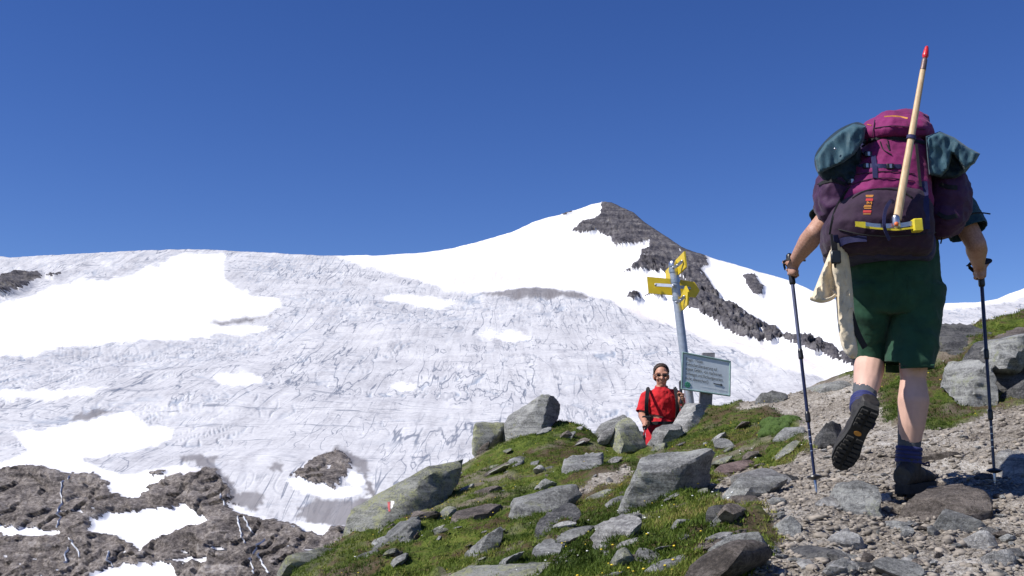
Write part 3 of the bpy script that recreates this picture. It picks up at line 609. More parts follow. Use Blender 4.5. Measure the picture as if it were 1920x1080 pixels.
ROCKS = [
 ([(938, 838), (952, 800), (988, 748), (1030, 742), (1052, 755), (1056, 782), (1010, 803), (975, 818)], .8, 'large rounded boulder with shadowed right face on the grassy crest', 'rock_grey', 12.4, 12.5, [((-.55, -.75, .25), .30), ((.85, -.6, -.05), .30)], 5),
 ([(892, 792), (925, 787), (960, 790), (958, 812), (935, 838), (905, 838), (889, 815)], .6, 'blocky dark boulder at the left of the big rounded crest boulder', 'rock_lichen', 12.7, 12.7, [], 4),
 ([(628, 1002), (650, 972), (720, 910), (800, 868), (880, 850), (910, 846), (892, 872), (850, 902), (780, 952), (700, 1004), (660, 1018), (636, 1016)], .7, 'long tilted slab painted with a red and white trail mark', 'rock_lichen', 8.9, 9.7, [((-.35, -.8, .55), .40)], 5),
 ([(703, 1038), (720, 1008), (765, 966), (800, 986), (775, 1000), (745, 1022), (718, 1040)], .35, 'leaning grey slab just below the slab with the trail mark', 'rock_grey', None, None, [DARK_R and ((.8, -.5, -.2), .4)], 4),
 ([(762, 982), (770, 964), (815, 961), (824, 971), (790, 986)], .25, 'dark brown ledge stone resting on the leaning grey slab', 'rock_brown', None, None, [], 3),
 ([(832, 988), (850, 972), (935, 940), (944, 950), (872, 986)], .3, 'long thin brown slab lying in the grass mid slope', 'rock_brown', None, None, [], 4),
 ([(940, 966), (960, 948), (1055, 905), (1080, 904), (1086, 930), (1060, 952), (1010, 972), (958, 977)], .5, 'wide pale grey slab with a black shadowed right end', 'rock_grey', None, None, [((-.25, -.7, .6), .32), ((.9, -.45, -.1), .62)], 5),
 ([(1000, 1002), (1010, 988), (1085, 942), (1100, 955), (1060, 982), (1022, 1012)], .3, 'narrow dark slab just below the wide pale slab', 'rock_dark', None, None, [], 4),
 ([(1140, 846), (1146, 804), (1166, 779), (1186, 775), (1197, 800), (1206, 842), (1160, 856)], .4, 'upright lichen-covered rock left of the man in red', 'rock_lichen', 11.1, 11.2, [], 4),
 ([(1060, 888), (1075, 870), (1130, 840), (1140, 848), (1105, 872), (1075, 892)], .35, 'flat smooth grey slab below the upright lichen rock', 'rock_grey', None, None, [((-.3, -.6, .7), .3)], 4),
 ([(938, 886), (960, 868), (990, 852), (996, 859), (965, 882)], .22, 'small thin slab in grass under the rounded boulder', 'rock_grey', None, None, [], 3),
 ([(1178, 952), (1190, 915), (1215, 855), (1250, 843), (1290, 855), (1292, 890), (1285, 922), (1232, 948)], .55, 'big triangular grey rock with a black lower right face', 'rock_grey', None, None, [((-.5, -.75, .42), .30), ((.6, -.75, -.35), .36)], 5),
 ([(1120, 1018), (1140, 990), (1185, 965), (1212, 985), (1206, 1006), (1160, 1022)], .35, 'light grey slab at the foot of the big triangular rock', 'rock_pale', None, None, [((-.2, -.6, .75), .32)], 4),
 ([(1222, 834), (1250, 800), (1285, 759), (1314, 757), (1320, 785), (1290, 818), (1250, 836)], .4, 'pale rounded rock in front of the signpost and the man in red', 'rock_pale', 10.9, 11.0, [((-.5, -.75, .4), .34)], 4),
 ([(1220, 824), (1235, 802), (1270, 790), (1277, 800), (1245, 828)], .25, 'flat pale stone leaning against the rounded rock by the man', 'rock_pale', 10.7, 10.8, [], 3),
 ([(1112, 803), (1150, 782), (1172, 774), (1182, 785), (1150, 802), (1125, 810)], .35, 'low grey crest stone left of the upright lichen rock', 'rock_grey', 11.7, 11.8, [], 3),
 ([(1362, 902), (1385, 886), (1412, 879), (1486, 898), (1484, 910), (1420, 908), (1380, 908)], .25, 'bright white slab lying at the left edge of the path', 'rock_pale', None, None, [], 4),
 ([(1338, 938), (1380, 906), (1412, 889), (1442, 905), (1446, 922), (1400, 938)], .3, 'grey tent-shaped stone in front of the white slab', 'rock_grey', None, None, [((-.5, -.6, .6), .3)], 4),
 ([(1302, 908), (1340, 880), (1390, 857), (1397, 869), (1342, 902)], .2, 'flat reddish brown slab in the grass left of the path', 'rock_red', None, None, [], 4),
 ([(1370, 1062), (1375, 1010), (1390, 995), (1415, 1010), (1420, 1040), (1395, 1072)], .22, 'upright grey stone at the edge of the mossy hump', 'rock_grey', None, None, [((-.6, -.6, .4), .34)], 4),
 ([(1193, 1072), (1205, 1035), (1220, 1024), (1224, 1050), (1210, 1070)], .15, 'small pointed grey stone in the moss near the lower edge', 'rock_grey', None, None, [], 3),
 ([(795, 1090), (868, 1052), (960, 1038), (1045, 1044), (1015, 1092)], .8, 'broad flat slab covered in yellow-green lichen at the lower edge', 'rock_lichen', 5.3, 5.2, [((-.05, -.5, .9), .24)], 5),
 ([(868, 1048), (890, 1016), (935, 985), (940, 1000), (912, 1036), (886, 1050)], .25, 'jagged grey stone above the lichen slab', 'rock_grey', None, None, [], 4),
 ([(1035, 1052), (1050, 1040), (1075, 1026), (1080, 1036), (1055, 1056)], .15, 'small grey stone at the right end of the lichen slab', 'rock_grey', None, None, [], 3),
 ([(540, 1092), (570, 1050), (600, 1027), (632, 1030), (602, 1062), (575, 1092)], .5, 'dark slab in the lower left corner of the grassy slope', 'rock_lichen', None, None, [((.7, -.6, .1), .3)], 4),
 ([(632, 1062), (660, 1040), (700, 1030), (712, 1036), (670, 1060)], .3, 'low pale stone between the corner slab and the trail-mark slab', 'rock_grey', None, None, [], 3),
 ([(1546, 947), (1570, 910), (1625, 897), (1646, 910), (1642, 947), (1590, 957)], .32, 'flat-faced grey stone on the path under the lifted boot', 'rock_grey', 4.72, 4.66, [((-.15, -.8, .5), .28), ((.9, -.4, -.1), .5)], 4),
 ([(1680, 970), (1740, 936), (1820, 908), (1834, 925), (1790, 952), (1720, 972)], .3, 'long brownish slab under the right boot of the hiker', 'rock_brown', 4.45, 4.75, [((-.2, -.55, .75), .26)], 4),
 ([(1783, 1032), (1800, 1005), (1830, 990), (1852, 1015), (1846, 1030), (1800, 1036)], .2, 'rounded pale cobble at the right of the path', 'rock_pale', None, None, [], 4),
 ([(1810, 1062), (1830, 1040), (1870, 1030), (1897, 1040), (1890, 1060), (1840, 1065)], .2, 'angular pale stone in the lower right corner', 'rock_pale', None, None, [], 4),
 ([(1868, 896), (1874, 865), (1895, 849), (1932, 848), (1935, 892), (1890, 902)], .3, 'white and mossy stone by the right trekking pole', 'rock_pale', None, None, [((.7, -.6, -.1), .2)], 4),
 ([(1778, 692), (1800, 664), (1838, 660), (1920, 625), (1990, 640), (1990, 735), (1870, 745), (1820, 738), (1790, 718)], 1.0, 'massive grey outcrop with an overhanging dark face right of the path', 'rock_dark', 8.1, 8.3, [((-.6, -.7, .3), .34), ((.35, -.9, -.35), .33)], 5, 1.3),
 ([(1750, 668), (1758, 622), (1790, 611), (1850, 607), (1886, 615), (1892, 640), (1850, 657), (1780, 674)], .9, 'layered upper outcrop behind the shorts of the hiker', 'rock_dark', 8.9, 9.1, [], 5, 2.0),
 ([(1840, 660), (1870, 640), (1940, 616), (1990, 612), (1990, 640), (1900, 650)], .7, 'rough brown ledge on top of the massive outcrop', 'rock_brown', 8.6, 8.7, [], 5, 1.8),
 ([(1523, 835), (1540, 800), (1575, 783), (1582, 800), (1572, 838), (1545, 843)], .3, 'dark angular rock at the left edge of the path', 'rock_dark', None, None, [], 4),
 ([(1342, 978), (1355, 950), (1370, 944), (1377, 965), (1366, 982)], .15, 'dark small stone on top of the mossy hump', 'rock_dark', None, None, [], 3),
 ([(1488, 748), (1520, 725), (1580, 714), (1592, 725), (1540, 748)], .5, 'flat ledge of grey rock where the path meets the snow view', 'rock_grey', None, None, [], 4),
 ([(1448, 1052), (1500, 1030), (1545, 1024), (1562, 1050), (1500, 1066)], .2, 'dark flat stone at the lower edge of the path', 'rock_dark', None, None, [], 4),
 ([(1515, 1092), (1560, 1062), (1620, 1055), (1645, 1092)], .25, 'smooth grey stone cut by the bottom of the picture', 'rock_grey', None, None, [], 4),
 ([(1440, 1000), (1455, 975), (1480, 965), (1495, 985), (1480, 1002)], .15, 'grey wedge stone beside the mossy hump on the path', 'rock_grey', None, None, [], 3),
 ([(1740, 985), (1760, 955), (1800, 958), (1830, 990), (1820, 1000), (1770, 996)], .2, 'greenish grey slab stone behind the rounded pale cobble', 'rock_grey', None, None, [], 4),
 ([(1690, 870), (1720, 858), (1800, 848), (1835, 862), (1780, 880)], .2, 'flat brown stone on the path behind the right boot', 'rock_brown', 5.9, 6.0, [], 4),
 ([(1186, 848), (1189, 810), (1204, 804), (1216, 828), (1214, 852)], .3, 'dark stone just behind the red trekking pole', 'rock_dark', 12.75, 12.75, [], 3),
 ([(1835, 670), (1850, 640), (1900, 628), (1918, 650), (1880, 670)], .5, 'grey block wedged on the shoulder of the dark outcrop', 'rock_grey', 7.95, 8.0, [], 4, 1.2),
 ([(1778, 724), (1790, 690), (1820, 670), (1844, 690), (1838, 738)], .45, 'pale broken block at the left foot of the dark outcrop', 'rock_grey', 7.8, 7.8, [((-.6, -.7, .3), .34)], 4, 1.2),
 ([(1880, 748), (1890, 716), (1935, 700), (1965, 720), (1955, 752)], .4, 'dark block under the overhang at the right picture edge', 'rock_dark', 7.6, 7.6, [], 4, 1.2),
 ([(1410, 760), (1420, 742), (1450, 735), (1480, 740), (1470, 752)], .3, 'low stone at the far left of the path crest', 'rock_grey', None, None, [], 3),
]
for k, a in enumerate(ROCKS): rock(a[0], a[1], a[2], a[3], a[4], a[5], a[6], a[7] if len(a) > 7 else 4, rough=a[8] if len(a) > 8 else .6, seed=k)

# ================================================================== people
def hand_on_grip(mb, g, axis, palm, s=1.0, sgn=1):
    """a fist closed round a grip: palm block, four unequal curled fingers, thumb from the side of the palm"""
    axis = Vector(axis).normalized(); palm = Vector(palm); palm = (palm - axis * palm.dot(axis)).normalized(); side = axis.cross(palm) * sgn
    def pt(a, r, h): return Vector(g) + (palm * math.cos(a) + side * math.sin(a)) * r * s + axis * h * s
    mb.chain([pt(.1, .034, .034), pt(-.1, .036, -.03)], [.024 * s, .021 * s]); mb.chain([pt(-.5, .032, .03), pt(-.4, .032, -.03)], [.019 * s, .017 * s])
    for i, (h, ln, rr) in enumerate(((.034, 2.9, .0095), (.012, 3.15, .010), (-.011, 3.0, .0095), (-.032, 2.6, .0082))):
        A = [.35, .35 + ln * .36, .35 + ln * .68, .35 + ln]
        mb.chain([pt(a, .031 if k < 3 else .027, h - .002 * k) for k, a in enumerate(A)], [rr * s * f for f in (1.1, 1, .92, .8)], 10)
    mb.chain([pt(-.7, .034, .018), pt(-1.5, .033, .036), pt(-2.3, .029, .044), pt(-3.0, .027, .040)], [.014 * s, .012 * s, .0105 * s, .009 * s], 10)
def head(mb, c, face, s=1.0, up=Vector((0, 0, 1))):
    f = Vector(face).normalized(); r = f.cross(up).normalized(); u = r.cross(f)
    M = Matrix((r, f, u)).transposed(); q = lambda x, y, z: Vector(c) + M @ Vector((x, y, z)) * s
    mb.ell(q(0, -.012, .03), (.074 * s, .094 * s, .092 * s), M); mb.ell(q(0, .028, -.045), (.056 * s, .062 * s, .072 * s), M)      # skull, jaw
    mb.ell(q(0, .066, -.096), (.022 * s, .016 * s, .016 * s), M)                                                                   # chin
    mb.cap(q(0, .088, .012), q(0, .112, -.026), .010 * s, .016 * s, 10); mb.cap(q(-.014, .080, -.064), q(.014, .080, -.064), .006 * s, .006 * s, 8)   # nose, mouth
    mb.cap(q(-.05, .072, .03), q(.05, .072, .03), .014 * s, .014 * s, 8)                                                          # brow
    for sx in (-1, 1): mb.ell(q(sx * .077, -.008, -.01), (.010 * s, .022 * s, .033 * s), M); mb.ell(q(sx * .04, .07, -.03), (.022 * s, .018 * s, .02 * s), M)
    return q, M
# ---------------------------------------------------------------- the hiker with the big pack, seen from behind
HF = W(1710, 936, 4.9); hk = thing('person', HF, 'hiker in green shorts seen from behind, climbing the path with two poles', 'person')
kneeR, hipR, ankR = W(1712, 705, 4.95), W(1718, 515, 4.97), W(1703, 868, 4.97)
kneeL, hipL, ankL = W(1630, 662, 5.15), W(1640, 515, 4.97), W(1618, 768, 4.82)
shL, shR, elL, elR, wrL, wrR = W(1608, 345, 5.08), W(1768, 345, 5.08), W(1528, 436, 5.0), W(1830, 458, 4.98), W(1492, 487, 5.2), W(1834, 494, 5.2)
gripL, gripR = W(1483, 505, 5.26), W(1839, 508, 5.26)
tipL, tipR = W(1531, 925, 5.05), W(1866, 912, 5.22)
mb = MB()
pel = W(1679, 500, 4.97); che = W(1686, 365, 5.12); nk = W(1688, 312, 5.2); hd = W(1690, 268, 5.26)
mb.cap(W(1655, 505, 4.97), W(1703, 505, 4.97), .135, .135); mb.cap(pel, che, .15, .17, 18, .85, (0, 1, 0)); mb.cap(W(1640, 365, 5.1), W(1735, 365, 5.1), .13, .13); mb.cap(che, nk, .11, .065); mb.cap(nk, hd, .06, .06)
mb.cap(shL, shR, .075, .075)
mb.chain([shL, shL.lerp(elL, .5), elL], [.062, .056, .047]); mb.chain([elL, elL.lerp(wrL, .3), wrL], [.047, .050, .031]); mb.cap(wrL, wrL.lerp(gripL, .6), .031, .03)
mb.chain([shR, shR.lerp(elR, .5), elR], [.062, .056, .047]); mb.chain([elR, elR.lerp(wrR, .3), wrR], [.047, .050, .031]); mb.cap(wrR, wrR.lerp(gripR, .6), .031, .03)
for hip, kn, an in ((hipR, kneeR, ankR), (hipL, kneeL, ankL)):
    back = Vector((0, -.022, 0))
    mb.chain([hip, hip.lerp(kn, .55), kn], [.095, .08, .060]); mb.chain([kn, kn.lerp(an, .28) + back, kn.lerp(an, .55) + back * .7, kn.lerp(an, .82), an], [.055, .071, .061, .044, .040])
hand_on_grip(mb, gripL, (gripL - tipL), (wrL - gripL), 1.0, 1); hand_on_grip(mb, gripR, (gripR - tipR), (wrR - gripR), 1.0, -1)
head(mb, hd, (0, 1, -.15))
mb.blob('body', 'skin', hk, .0058, 3)
mb = MB(); mb.ell(hd + Vector((0, -.015, .035)), (.083, .10, .092)); mb.blob('hair', 'hair_dark', hk, .009, 2, [(hd + Vector((0, .05, .0)), Vector((0, .8, -.6)))], .006, 40)
# shirt with short teal sleeves
mb = MB(); mb.cap(W(1682, 470, 5.0), che, .165, .185, 18, .85, (0, 1, 0)); mb.cap(W(1640, 368, 5.1), W(1735, 368, 5.1), .14, .14); mb.cap(shL, shR, .085, .085); mb.cap(che, nk, .12, .07)
sl, sr = shL.lerp(elL, .78), shR.lerp(elR, .80); mb.cap(shL, shL.lerp(elL, .95), .078, .078); mb.cap(shR, shR.lerp(elR, .98), .080, .088)
mb.blob('shirt', 'shirt_teal', hk, .009, 3, [(sl, (elL - shL).normalized()), (sr, (elR - shR).normalized()), (nk, Vector((0, .3, 1)).normalized()), (W(1680, 480, 5), Vector((0, 0, -1)))], .008, 14, .003)
# shorts: waist down to two wide hems
def oval(c, rx, ry, n=28, tw=0, dn=(0, 0, 1)): return [Vector(c) + Vector((rx * math.cos(2 * math.pi * i / n), ry * math.sin(2 * math.pi * i / n), 0)) for i in range(n)]
mb = MB(); mb.loft([oval(W(1676, 455, 4.99), .195, .155), oval(W(1677, 500, 4.98), .202, .165), oval(W(1677, 560, 4.98), .204, .168), oval(W(1676, 590, 5.0), .195, .155)])
mb.loft([oval(W(1721, 540, 4.98), .108, .15), oval(W(1714, 610, 4.97), .110, .14), oval(W(1708, 660, 4.95), .105, .13), oval(W(1704, 700, 4.94), .104, .125)])
mb.loft([oval(W(1630, 540, 4.99), .105, .15), oval(W(1624, 600, 5.03), .088, .135), oval(W(1625, 650, 5.1), .070, .125), oval(W(1627, 690, 5.12), .066, .12)])
hemR = W(1700, 689, 4.94); hemL = W(1632, 676, 5.1)
sh_ = mb.blob('shorts', 'shorts_green', hk, .009, 5, [(W(1700, 694, 4.94), Vector((.05, 0, -1)).normalized())], .012, 7, .003)
bm = bmesh.new(); bm.from_mesh(sh_.data); o_ = Vector(hk.location); mid = W(1662, 600, 4.98)
left = [f for f in bm.faces if (f.calc_center_median() + o_).x < mid.x]; g = set(left); vs = {v for f in left for v in f.verts}; es = {e for f in left for e in f.edges}
bmesh.ops.bisect_plane(bm, geom=list(vs) + list(es) + left, plane_co=hemL - o_, plane_no=Vector((-.12, .1, -1)).normalized(), clear_outer=True); bm.to_mesh(sh_.data); bm.free(); sharp(sh_.data, 0)
# boots, socks, collars
def boot(ank, toe_dir, up, knee, k_=1.0):
    t = Vector(toe_dir).normalized(); u = Vector(up); u = (u - t * u.dot(t)).normalized(); s = t.cross(u)
    heel = Vector(ank) - u * .105 * k_ - t * .075 * k_
    prof = [(0, .036, .050, .085), (.05, .040, .056, .105), (.11, .040, .052, .10), (.17, .043, .047, .078), (.23, .050, .042, .062), (.28, .045, .034, .05), (.315, .026, .02, .036)]
    q = lambda a, b, c: heel + (t * a + s * b + u * c) * k_
    up_ = MB()
    rings = []
    for a, w, _, h in prof:
        rings.append([q(a - .01, w * math.cos(th), .012 + h * .5 + h * .5 * math.sin(th)) for th in [2 * math.pi * i / 20 for i in range(20)]])
    up_.loft(rings); up_.chain([q(.065, 0, .06), Vector(ank) + (Vector(knee) - Vector(ank)).normalized() * .05], [.052, .053], 18)
    b = up_.blob('boot', 'boot_leather', hk, .006, 3, (), .004, 22)
    so = MB(); out = [(-.012, .030), (.0, .038), (.06, .040), (.11, .036), (.16, .040), (.22, .052), (.27, .048), (.305, .030), (.318, .012)]
    ol = [(a, w) for a, w in out] + [(a, -w) for a, w in out[::-1]]
    so.loft([[q(a, w * 1.0, c) for a, w in ol] for c in (-.016, .0, .022)]); sole = so.out('sole', 'boot_sole', b, 40)
    for k in range(13):
        a = .008 + k * .0235
        if .10 < a < .14: continue
        w = np.interp(a, [x for x, _ in out], [x for _, x in out]) * .92
        for sx in (-1, 1):
            m2 = MB(); m2.box(q(a, sx * w * .55, -.021), t * .008, s * (w * .40), u * .008); m2.out('lug', 'boot_sole', b, None)
    m2 = MB(); m2.loft([[q((.12 + .011 * math.cos(x)), .012 * math.sin(x) * 1.3, c) for x in [2 * math.pi * i / 16 for i in range(16)]] for c in (-.0185, -.015)]); m2.out('sole_badge', 'embroidery_orange', b, 30)
    kd = (Vector(knee) - Vector(ank)).normalized(); m2 = MB()
    e1 = kd.orthogonal().normalized(); e2 = kd.cross(e1)
    for k in range(4): m2.loft([[Vector(ank) + kd * (k * .019 + h) + (e1 * math.cos(x) + e2 * math.sin(x)) * r for x in [2 * math.pi * i / 24 for i in range(24)]] for h, r in ((-.004, .047), (.001, .0575), (.009, .0605), (.017, .0575), (.022, .047))])
    m2.out('boot_collar', 'boot_collar_navy', b, 50)
    m2 = MB(); m2.chain([q(.10, .045, .10), q(.115, .07, .105), q(.135, .065, .09), q(.115, .05, .095)], [.004] * 4, 8); m2.out('lace', 'strap_navy', b, 40)
    m2 = MB(); m2.chain([Vector(ank) + kd * .03, Vector(ank) + kd * .19], [.0455, .0535], 20); so_ = m2.blob('sock', 'sock_grey', hk, .007, 3, [(Vector(ank) + kd * .18, kd)], .002, 60, .002)
    return b
boot(ankR, (.62, .78, .04), (0, 0, 1), kneeR, 1.12)
shinL = (ankL - kneeL).normalized(); boot(ankL, (-.25, .62, -.74), -shinL, kneeL, 1.08)
# ---------------------------------------------------------------- trekking poles
def pole(grip, tip, label, mats, loop=None, s=1.0, top=.07, wrist=None):
    grip, tip = Vector(grip), Vector(tip); d = (tip - grip).normalized(); t = thing('trekking_pole', tip, label, 'trekking pole', 'trekking poles'); L = (tip - grip).length
    m = MB(); m.chain([grip - d * top, grip - d * (top - .02), grip, grip + d * .07], [.017 * s, .019 * s, .015 * s, .016 * s], 14); m.out('grip', 'plastic_black', t)
    cuts = [.07, L * .40, L * .68, L - .05]; rad = [.0092, .0082, .007]
    for k in range(3):
        m = MB(); m.cap(grip + d * cuts[k], grip + d * cuts[k + 1], rad[k] * s, rad[k] * s, 14, ends=False); m.out('shaft_section', mats[k], t)
    for k in (1, 2): m = MB(); m.chain([grip + d * (cuts[k] - .03), grip + d * (cuts[k] - .02), grip + d * (cuts[k] + .015), grip + d * (cuts[k] + .022)], [.010 * s, .0125 * s, .0125 * s, .009 * s], 14, ends=False); m.out('locking_collar', 'plastic_black', t)
    for f in (.73, .76, .79, .82): m = MB(); m.cap(grip + d * L * f, grip + d * (L * f + .004), .0074 * s, .0074 * s, 12, ends=False); m.out('length_mark', 'steel', t)
    b = tip - d * .075; u = d.orthogonal().normalized(); v = d.cross(u)
    m = MB(); m.loft([[b + d * h + (u * math.cos(x) + v * math.sin(x)) * r * s for x in [2 * math.pi * i / 20 for i in range(20)]] for h, r in ((-.012, .012), (-.004, .034), (.002, .036), (.012, .014))]); m.out('basket', 'plastic_black', t)
    m = MB(); m.chain([tip - d * .06, tip - d * .02, tip + d * .004], [.0075 * s, .006 * s, .003 * s], 12); m.out('tip', 'steel', t)
    if wrist is not None:
        w = Vector(wrist); a = grip - d * (top - .01); n = (w - grip).normalized(); sd_ = n.cross(d).normalized()
        m = MB(); m.ribbon(smoothline([a, a.lerp(w, .5) + sd_ * .05, w + sd_ * .042, w + n * .012 - d * .0, w - sd_ * .042, a.lerp(w, .5) - sd_ * .05 + d * .02, grip - sd_ * .03], 5), .018, .004, n); m.out('wrist_strap', 'strap_black', t)
    return t
pole(gripL, tipL, 'silver and dark trekking pole in the left hand of the hiker', ['pole_grey', 'pole_navy', 'pole_navy'], wrist=wrL)
pole(gripR, tipR, 'dark navy trekking pole in the right hand of the hiker', ['pole_navy', 'pole_navy', 'pole_navy'], wrist=wrR)
# ---------------------------------------------------------------- backpack
PK = W(1660, 470, 4.75); bp = thing('backpack', PK, 'large magenta and purple trekking backpack on the back of the hiker', 'backpack')
def sup(c, rx, ry, e=2.8, n=36, yaw=0):
    r = []
    for i in range(n):
        a = 2 * math.pi * i / n; ca, sa = math.cos(a), math.sin(a)
        r.append(Vector(c) + Vector((rx * math.copysign(abs(ca) ** (2 / e), ca), ry * math.copysign(abs(sa) ** (2 / e), sa), 0)))
    return r
def prings(rows):  # (row, left px, right px, rear Y, depth)
    out = []
    for py, xl, xr, yr, dp in rows:
        a = W(xl, py, yr + .06); b = W(xr, py, yr + .06); c = (a + b) / 2; c.y = yr + dp / 2; out.append(sup(c, (b.x - a.x) / 2, dp / 2))
    return out
mb = MB(); mb.loft(prings([(258, 1640, 1730, 4.78, .24), (270, 1628, 1738, 4.74, .28), (300, 1612, 1745, 4.70, .30), (335, 1600, 1750, 4.66, .32), (360, 1590, 1755, 4.64, .33), (380, 1584, 1755, 4.66, .31), (395, 1590, 1750, 4.70, .28)]))
main = mb.blob('main_compartment', 'pack_magenta', bp, .008, 5, (), .010, 9)
mb = MB(); mb.loft(prings([(352, 1625, 1722, 4.66, .28), (362, 1600, 1745, 4.63, .32), (382, 1577, 1757, 4.60, .36), (415, 1562, 1762, 4.58, .38), (445, 1560, 1762, 4.60, .37), (466, 1566, 1757, 4.63, .34), (477, 1585, 1745, 4.68, .28)]))
low = mb.blob('lower_compartment', 'pack_purple', bp, .008, 5, (), .008, 9)
mb = MB(); mb.loft(prings([(214, 1655, 1725, 4.86, .22), (219, 1640, 1742, 4.80, .32), (232, 1626, 1752, 4.74, .38), (246, 1622, 1758, 4.71, .40), (258, 1626, 1757, 4.72, .38), (264, 1640, 1745, 4.76, .32)]))
lid = mb.blob('lid', 'pack_magenta', bp, .008, 5, (), .012, 10)
mb = MB(); mb.ell(W(1563, 360, 4.86), (.083, .11, .125), Matrix.Rotation(R(8), 3, 'Y')); mb.ell(W(1560, 385, 4.86), (.07, .10, .08)); pl_ = mb.blob('side_pocket', 'pack_plum', bp, .008, 4, (), .014, 9)
mb = MB(); mb.ell(W(1775, 370, 4.86), (.098, .13, .165), Matrix.Rotation(R(-6), 3, 'Y')); mb.ell(W(1768, 410, 4.86), (.085, .12, .09)); pr_ = mb.blob('side_pocket', 'pack_plum', bp, .008, 4, (), .014, 9)
mb = MB(); mb.loft(prings([(440, 1562, 1762, 4.72, .34), (458, 1560, 1764, 4.70, .36), (478, 1566, 1760, 4.72, .36), (488, 1580, 1750, 4.76, .32)])); hb = mb.blob('hip_belt', 'strap_navy', bp, .009, 4, (), .006, 10)
for sx in (1628, 1745):
    mb = MB(); mb.ribbon(smoothline([W(sx, 290, 5.05), W(sx, 272, 5.16), W(sx, 285, 5.26), W(sx, 340, 5.29), W(sx - 4 if sx < 1680 else sx + 4, 420, 5.22), W(sx, 455, 5.05)], 5), .06, .014, (0, 1, 0)); mb.out('shoulder_strap', 'strap_navy', bp, 50)
PB = bvh_of(main, low, lid, pl_, pr_, hb)
def on(px, py, off=.006): return hit(PB, px, py, off, 4.66)
def strap(pts, width, name='strap', mat='strap_navy', th=.004, off=.005, parent=bp):
    P = smoothline([(x, y, 0) for x, y in pts], 5); m = MB(); m.ribbon([on(p.x, p.y, off) for p in P], width, th); return m.out(name, mat, parent, 50)
def buckle(px, py, w=.034, h=.026, mat='plastic_black'):
    c = on(px, py, .010); m = MB(); m.box(c, (w / 2, 0, 0), (0, .006, 0), (0, 0, h / 2)); o = m.out('buckle', mat, bp, 30); bv = o.modifiers.new('round', 'BEVEL'); bv.width = .004; bv.segments = 2
    m = MB(); m.box(c + Vector((0, -.007, 0)), (w * .16, 0, 0), (0, .002, 0), (0, 0, h * .36)); m.out('bar', 'steel', o, 30)
strap([(1622, 262), (1612, 290), (1602, 320), (1594, 345)], .026); strap([(1606, 282), (1625, 288)], .02); strap([(1602, 310), (1640, 311), (1672, 312), (1690, 312)], .020); strap([(1637, 292), (1640, 312), (1641, 334)], .022, 'strap', 'strap_navy', .004, .012)
strap([(1733, 340), (1736, 375), (1738, 430)], .026); strap([(1594, 350), (1578, 372), (1564, 400), (1556, 440)], .012, 'piping', 'strap_black'); strap([(1598, 372), (1622, 358), (1655, 354), (1690, 358), (1712, 372)], .006, 'piping', 'strap_black')
strap([(1594, 347), (1630, 336), (1670, 334), (1715, 340)], .003, 'seam', 'pack_purple'); strap([(1600, 328), (1640, 322), (1680, 322), (1715, 326)], .003, 'seam', 'pack_purple')
strap([(1628, 262), (1655, 259), (1700, 262), (1735, 268)], .016, 'lid_hem', 'strap_black'); strap([(1662, 270), (1668, 282), (1664, 262)], .003, 'drawcord', 'strap_black'); strap([(1650, 265), (1656, 280), (1672, 290)], .003, 'drawcord', 'strap_black')
strap([(1658, 219), (1680, 218), (1702, 222)], .008, 'embroidery', 'embroidery_orange', .002, .003); strap([(1626, 233), (1634, 235)], .004, 'embroidery', 'embroidery_orange', .002, .003)
for b_ in ((1625, 311), (1669, 312), (1628, 289), (1597, 340), (1710, 262)): buckle(*b_)
# orange and red stitched emblem on the lower compartment
for (y0, y1, x0, x1, mt) in ((365.5, 367, 1624, 1638, 'embroidery_orange'), (368, 369.3, 1624, 1637, 'embroidery_orange'), (372, 376.5, 1624, 1637, 'embroidery_red'), (384.5, 385.8, 1621, 1634, 'embroidery_orange'), (387, 388.5, 1620, 1634, 'embroidery_orange'), (390, 391.3, 1621, 1634, 'embroidery_orange'), (394, 398.5, 1619, 1634, 'embroidery_red'), (400.5, 401.6, 1619, 1633, 'embroidery_orange')):
    m = MB(); a, b, c, d = (on(x0, y0, .003), on(x1, y0, .003), on(x1 - .5, y1, .003), on(x0 - .5, y1, .003)); e = Vector((0, .003, 0)); m.loft([[a, b, c, d], [a + e, b + e, c + e, d + e]]); m.out('emblem', mt, bp, None)
for x0, x1, x2 in ((1626, 1626, 0), (1634, 1634, 0), (1626, 1630, 1), (1630, 1634, 2)):
    m = MB(); pa, pb_ = (on(x0, 383, .003), on(x1, 378, .003)) if x2 == 0 else ((on(1626, 378, .003), on(1630, 381.5, .003)) if x2 == 1 else (on(1630, 381.5, .003), on(1634, 378, .003))); m.ribbon([pa, pb_], .004, .002); m.out('emblem', 'embroidery_orange', bp, None)
strap([(1566, 462), (1580, 452), (1600, 447), (1625, 446)], .035); strap([(1568, 440), (1572, 470)], .03); strap([(1762, 345), (1775, 350), (1795, 352)], .02, 'strap', 'strap_black'); strap([(1758, 400), (1775, 408), (1795, 404)], .02, 'strap', 'strap_black')
strap([(1572, 430), (1620, 440), (1680, 443), (1755, 436)], .004, 'zip', 'strap_black'); strap([(1718, 270), (1722, 310), (1726, 350)], .012, 'side_seam', 'strap_black'); strap([(1535, 345), (1560, 338), (1585, 345)], .016, 'strap', 'strap_black')
strap([(1640, 240), (1680, 236), (1735, 243)], .003, 'seam', 'pack_purple'); strap([(1636, 256), (1640, 225)], .003, 'seam', 'pack_purple')
SHB = bvh_of(sh_)
def seam(pts, w=.004):
    P = smoothline([(x, y, 0) for x, y in pts], 5); m = MB(); m.ribbon([hit(SHB, p.x, p.y, .004, 4.8) for p in P], w, .003); m.out('seam', 'shorts_green', hk, 50)
